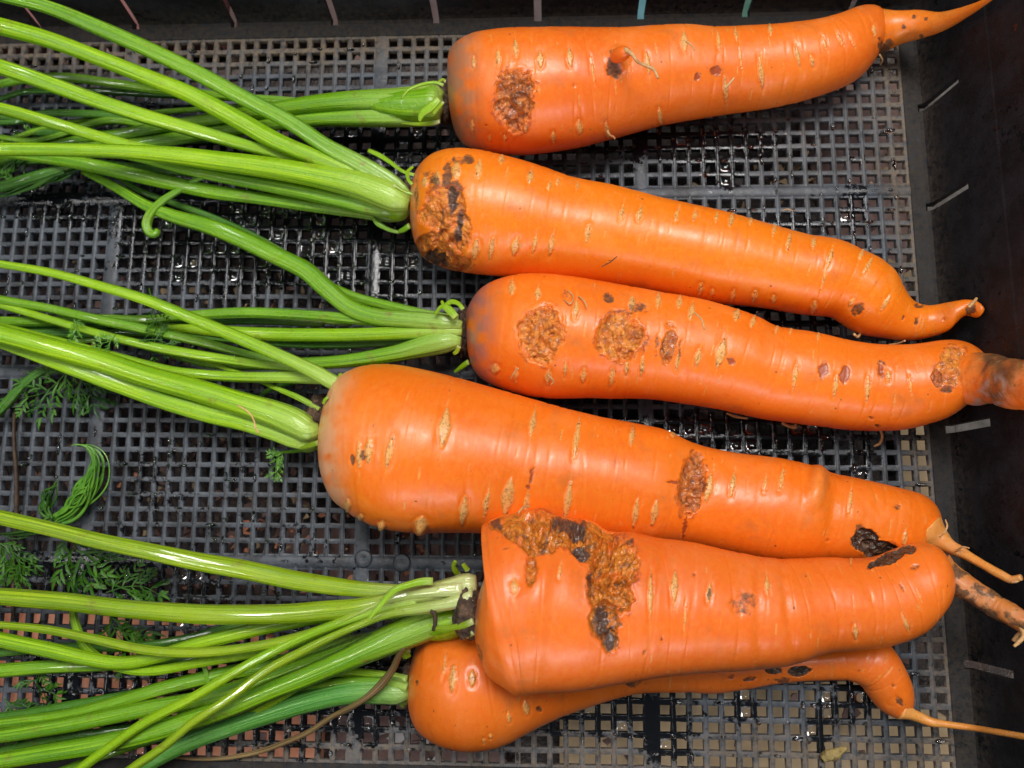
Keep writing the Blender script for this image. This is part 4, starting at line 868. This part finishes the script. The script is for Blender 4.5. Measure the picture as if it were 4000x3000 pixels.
# ------------------------------------------------------------------ feathery leaves
t=NT('leaf_green'); v=t.obj()
t.set('Base Color',t.mix(t.ramp(t.noise(90,v,4),[(.35,0.0),(.7,1.0)]),(.014,.065,.006),(.065,.19,.011))); t.set('Roughness',.45); t.set('Specular IOR Level',.35)
t.bump(t.noise(600,v,3),.5,.0006); M_LEAF=t.m
t=NT('leaf_light'); v=t.obj()
t.set('Base Color',t.mix(t.ramp(t.noise(90,v,4),[(.35,0.0),(.7,1.0)]),(.07,.22,.016),(.16,.40,.035))); t.set('Roughness',.35); t.set('Coat Weight',.3)
t.bump(t.noise(600,v,3),.5,.0006); M_LEAFL=t.m
def frond(k,pts,z0,z1,size,mat=M_LEAF,pairs=9,seed=0,spread=1.0,name='leaf'):
    size=size*.72; pairs=max(4,int(pairs*.75))
    """pinnate leaf: rachis, side stalks and narrow pointed leaflets, all limp and a little twisted"""
    r=np.random.default_rng(seed+11); P3=lay([p+(1.6,) for p in pts],z0,z1); C,R=path3(P3,40)
    V,Fq,st,caps=tube(C,R*np.linspace(1,.35,40),na=6,cap=False); VV=[V];FF=[[tuple(f) for f in Fq.tolist()]]; base=len(V)
    T,sd,nn=frames(C)
    def leaflet(o,d,up,L,wd):
        nonlocal base
        side=np.cross(d,up); side/=np.linalg.norm(side)+1e-9
        n=5; vs=[]; cur=r.normal(0,.35)
        for i in range(n):
            t_=i/(n-1); w=wd*(math.sin(PI*min(1,t_*.85+.10)))*(1-.15*t_)
            if i==n-1: w=wd*.04
            c=o+d*L*t_+up*(L*cur*t_*t_*.6)+side*(L*.12*math.sin(3*t_+seed))
            vs+= [c-side*w+up*w*.45, c, c+side*w+up*w*.45]
        VV.append(np.array(vs)); f=[]
        for i in range(n-1):
            for j in (0,1): a=base+i*3+j; f.append((a,a+1,a+4,a+3))
        FF.append(f); base+=len(vs)
    for i in range(pairs):
        t_=.12+.86*i/(pairs-1+1e-6); idx=min(39,int(t_*39)); o=C[idx]
        Lp=size*(.45+.75*math.sin(PI*min(1,t_*.9+.12)))*r.uniform(.75,1.2)
        for s in (-1,1):
            d=T[idx]*r.uniform(.5,1.1)+sd[idx]*s*spread*r.uniform(.7,1.1)+np.array([0,0,r.normal(0,.18)]); d/=np.linalg.norm(d)
            up=np.cross(np.cross(d,[0,0,1.]),d)+r.normal(0,.35,3); up/=np.linalg.norm(up)
            leaflet(o,d,up,Lp*.55,size*.05)
            for q in range(4):
                f_=.25+.22*q; oo=o+d*Lp*f_*.9
                for s2 in (-1,1):
                    d2=d*.8+np.cross(d,up)*s2*.75*r.uniform(.6,1.2)+r.normal(0,.12,3); d2/=np.linalg.norm(d2)
                    leaflet(oo,d2,up,Lp*(.42-.06*q)*r.uniform(.8,1.2),size*.055)
            leaflet(o+d*Lp*.85,d,up,Lp*.35,size*.05)
    d=T[-1]; leaflet(C[-1],d,nn[-1],size*.6,size*.06)
    V=np.vstack(VV); V[:,2]=np.maximum(V[:,2],.0009)
    return mesh(name,V,[f for g_ in FF for f in g_],mat,SP[k]['root'] if k else None,loc=None if k else C[0])
def plume(k,pts,z0,z1,width,n,mat,seed):
    """wet leaf whose strands cling together in a curved brush"""
    r=np.random.default_rng(seed); VV=[];FF=[];b=0
    Q=crom([p+(0,) for p in pts],40); T=np.gradient(Q[:,:2],axis=0); T/=np.linalg.norm(T,axis=1)[:,None]; N=np.stack([-T[:,1],T[:,0]],-1)
    for i in range(n):
        a,e=sorted(r.uniform(0,1,2)); a*=.55; e=min(1,max(e,a+.35)); i0,i1=int(a*39),int(e*39)
        off=r.normal(0,width*.38); tw=r.normal(0,width*.25)
        s=np.linspace(0,1,i1-i0+1); w=(off+tw*np.sin(s*4+i))*np.sin(PI*np.clip(.15+s*.9,0,1))
        xy=Q[i0:i1+1,:2]+N[i0:i1+1]*w[:,None]; z=(z0+(z1-z0)*s)*.001+r.uniform(0,.004)
        C=unproj(xy[:,0],xy[:,1],z); R=np.linspace(.0007,.0002,len(C))*r.uniform(.7,1.5)
        V,Fq,_,_=tube(C,R,na=6,cap=False,flat=.6); VV.append(V);FF+=[tuple(f) for f in (Fq+b).tolist()]; b+=len(V)
    return mesh('leaf',np.vstack(VV),FF,mat,SP[k]['root'])
plume(5,[(112,1128),(150,1105),(180,1068),(200,1022),(205,990),(190,968),(165,960),(142,968)],3,9,30,46,M_LEAFL,3)
plume(5,[(112,1120),(104,1090),(112,1060),(128,1030)],3,6,18,14,M_LEAF,4)
plume(5,[(110,1120),(90,1140),(60,1152),(20,1156),(-20,1150)],4,6,14,12,M_LEAF,5)
frond(5,[(140,1150),(170,1190),(190,1230),(200,1262)],18,6,.019,M_LEAF,7,1)
frond(5,[(230,1280),(270,1268),(310,1268),(345,1285)],8,5,.013,M_LEAF,8,3)
frond(5,[(235,1325),(250,1365),(275,1395),(300,1430)],8,4,.017,M_LEAF,9,4)
frond(5,[(-10,1170),(20,1200),(30,1240)],10,4,.014,M_LEAF,7,5,.8)
frond(5,[(30,1195),(45,1230),(40,1260)],9,4,.010,M_LEAF,6,6,.8)
frond(5,[(95,1440),(80,1480),(120,1500)],6,4,.012,M_LEAF,6,7)
frond(5,[(10,1510),(40,1540),(60,1600)],8,5,.014,M_LEAF,7,8)
frond(4,[(322,622),(330,660),(338,700),(328,740),(332,775)],30,14,.0085,M_LEAF,9,9)
frond(4,[(160,690),(165,710),(150,735)],22,20,.006,M_LEAFL,5,10)
frond(4,[(250,722),(240,735),(205,745)],24,22,.007,M_LEAFL,6,11)
frond(4,[(300,735),(345,735),(380,758)],22,18,.008,M_LEAF,6,19)
frond(4,[(150,795),(120,830),(90,850),(30,862)],12,6,.016,M_LEAF,8,12)
frond(4,[(160,800),(190,840),(205,875)],10,4,.014,M_LEAF,7,13)
frond(4,[(612,977),(597,985),(584,978)],12,11,.006,M_LEAFL,4,16)
frond(4,[(600,985),(597,1005),(594,1032)],10,7,.0055,M_LEAFL,5,17)
plume(2,[(190,352),(130,372),(70,396),(10,420),(-30,430)],10,6,22,30,M_LEAF,21)
frond(2,[(60,390),(20,400),(-20,420)],9,5,.014,M_LEAF,6,22)
plume(2,[(60,330),(30,350),(0,380),(-20,400)],8,5,22,20,M_LEAF,23)
C,R=path3(lay([(178,348,7),(140,362,11),(100,376,13),(60,388,14),(0,405,12),(-30,415,12)],13,9),30); tubeobj('leaf_stalk',C,R,G_D,SP[2]['root'],na=16,ridges=7,amp=.04)
frond(1,[(130,282),(80,285),(40,290)],6,4,.010,M_LEAFL,7,24)

# ------------------------------------------------------------------ loose bits
M_TWIG=mat_simple('twig_bark',[(.3,(.018,.010,.006)),(.7,(.07,.038,.018))],200,(.5,.8))
C,R=path3(lay([(31,890,4),(30,950,4),(34,1010,5),(36,1080,5),(33,1150,5),(30,1220,4),(28,1285,4),(30,1340,3)],3,3),60)
tag(tubeobj('twig',C,R,M_TWIG,loc=C[0],na=10,rough=.2),'thin dark brown twig lying along the left side of the mesh','twig')
M_DRY=mat_stalk('dry_stalk',(.12,.060,.018),(.46,.31,.13),base=(.10,.06,.02),spots=.8,rough=.5)
C,R=path3([(872,1398,4,40),(862,1416,6,38),(848,1446,7,34),(826,1476,8,31),(790,1508,6,29),(750,1532,6,24),(719,1547,5,19),(665,1582,5,12),(610,1606,5,8),(560,1624,5,6),(490,1637,4,4),(420,1640,3,3),(378,1636,2,2)],80)
tubeobj('withered_stalk',C,R,M_DRY,SP[6]['root'],na=14,ridges=4,amp=.14,rough=.12)
C,R=path3(lay([(513,875,1.5),(525,882,1.8),(540,893,1.8),(549,910,2),(552,925,2),(560,936,1.6)],46,47),30); tag(tubeobj('rootlet',C,R,M_HAIR,loc=C[0],na=8),'thin white rootlet lying across the thick pale green stalks','rootlet')
C,R=path3(lay([(1300,576,1),(1318,566,1.3),(1333,554,1)],47,47),10); tag(tubeobj('straw_scrap',C,R,M_TWIG,loc=C[0],na=6),'tiny dark straw scrap on the smooth amber carrot','straw')
C,R=path3(lay([(930,1318,4),(938,1324,5),(940,1345,5),(936,1362,4)],54,52),16); tag(tubeobj('stalk_scrap',C,R,M_TWIG,loc=C[0],na=8,rough=.2),'dark withered scrap across the stalks of the gouged carrot','scrap')
M_SCR=mat_simple('yellow_scrap',[(.3,(.16,.10,.03)),(.5,(.36,.27,.09)),(.7,(.12,.08,.03))],420,(.4,.7),bump=1)
C,R=path3(lay([(1776,1640,7),(1788,1632,12),(1802,1630,13),(1816,1622,9),(1830,1618,4)],2,2.5),24); tag(tubeobj('leaf_scrap',C,R,M_SCR,loc=C[0],na=16,rough=.5,flat=.6),'small crumpled yellow brown scrap on the mesh at lower right','scrap')
for pts,lab in (([(1690,455,1),(1700,452,1.5),(1712,455,1.2)],'short pale fibre on the long mesh rib at right'),([(1960,650,2),(1952,640,2),(1945,634,1.5)],'short pale fibre beside the hooked carrot tail')):
    C,R=path3(lay(pts,2,2),10); tag(tubeobj('fibre',C,R,M_HAIR,loc=C[0],na=6),lab,'fibre')

# ------------------------------------------------------------------ water: drops on the bars and films in some holes
t=NT('water'); t.set('Base Color',(1,1,1)); t.set('Transmission Weight',1.0); t.set('Roughness',.02); t.set('IOR',1.33); M_WATER=t.m
def dropmesh(c,rx,ry,h,n=10):
    a=np.linspace(0,2*PI,n,endpoint=False); V=[]
    for p,z in ((1,0),(.97,.35),(.8,.72),(.45,.95)): V.append(np.stack([c[0]+rx*p*np.cos(a),c[1]+ry*p*np.sin(a),c[2]+h*z+0*a],-1))
    V=np.vstack(V+[np.array([[c[0],c[1],c[2]+h]])]); f=gridfaces(4,n).tolist(); f=[tuple(q) for q in f]+[(3*n+i,3*n+(i+1)%n,4*n) for i in range(n)]+[tuple(range(n-1,-1,-1))]
    return V,f
VV=[];FF=[];b=0
ubar=ub[1:-1]; vbar=vb[1:-1]
k=0
while k<1000:
    if rng.random()<.55:
        u=rng.choice(ubar)+rng.normal(0,.05); v=rng.uniform(VT,VB); rx,ry=rng.uniform(.07,.16),rng.uniform(.10,.42)
    else:
        u=rng.uniform(UL,UR); v=rng.choice(vbar)+rng.normal(0,.06); rx,ry=rng.uniform(.10,.42),rng.uniform(.07,.15)
    P=np.array([u*PITCH,-v*PITCH,.0003]); w,_=wetdirt(P[None]); 
    if rng.random()>.12+1.1*max(0,w[0]-.25): continue
    V,f=dropmesh(P,rx*PITCH,ry*PITCH,rng.uniform(.08,.20)*PITCH); VV.append(V); FF+=[tuple(i+b for i in q) for q in f]; b+=len(V); k+=1
o=mesh('water_drops',np.vstack(VV),FF,M_WATER); tag(o,'clear water drops scattered over the wet black mesh',kind='stuff')
# films: thin curved skins of water spanning holes
VV=[];FF=[];b=0;k=0
while k<170:
    i=rng.integers(nU); j=rng.integers(nV); c=np.array([ucent[i]*PITCH,-vcent[j]*PITCH,-.0006]); w,_=wetdirt(c[None])
    if rng.random()>1.5*max(0,w[0]-.38): continue
    m=9; s=np.linspace(-1,1,m); X,Y=np.meshgrid(s,s,indexing='ij'); bow=rng.uniform(.00025,.0009)*rng.choice([-1,1],p=[.8,.2])
    sag=(1-np.clip(X**2+Y**2*.9,0,1.4)/1.4); hs=.318*PITCH
    up=np.stack([c[0]+X*hs,c[1]+Y*hs,c[2]+bow*sag+.0004*(np.abs(X)**5+np.abs(Y)**5)],-1).reshape(-1,3); lo=up-[0,0,.00035]
    V=np.vstack([up,lo]); f1=gridfaces(m,m,wrap=False); f2=gridfaces(m,m,wrap=False,flip=True)+m*m
    VV.append(V); FF+=[tuple(q) for q in (f1+b).tolist()]+[tuple(q) for q in (f2+b).tolist()]; b+=len(V); k+=1
o=mesh('water_film',np.vstack(VV),FF,M_WATER); tag(o,'thin films of water filling some of the mesh holes',kind='stuff')
for o in list(bpy.data.objects):
    if '_o' in o: del o['_o']
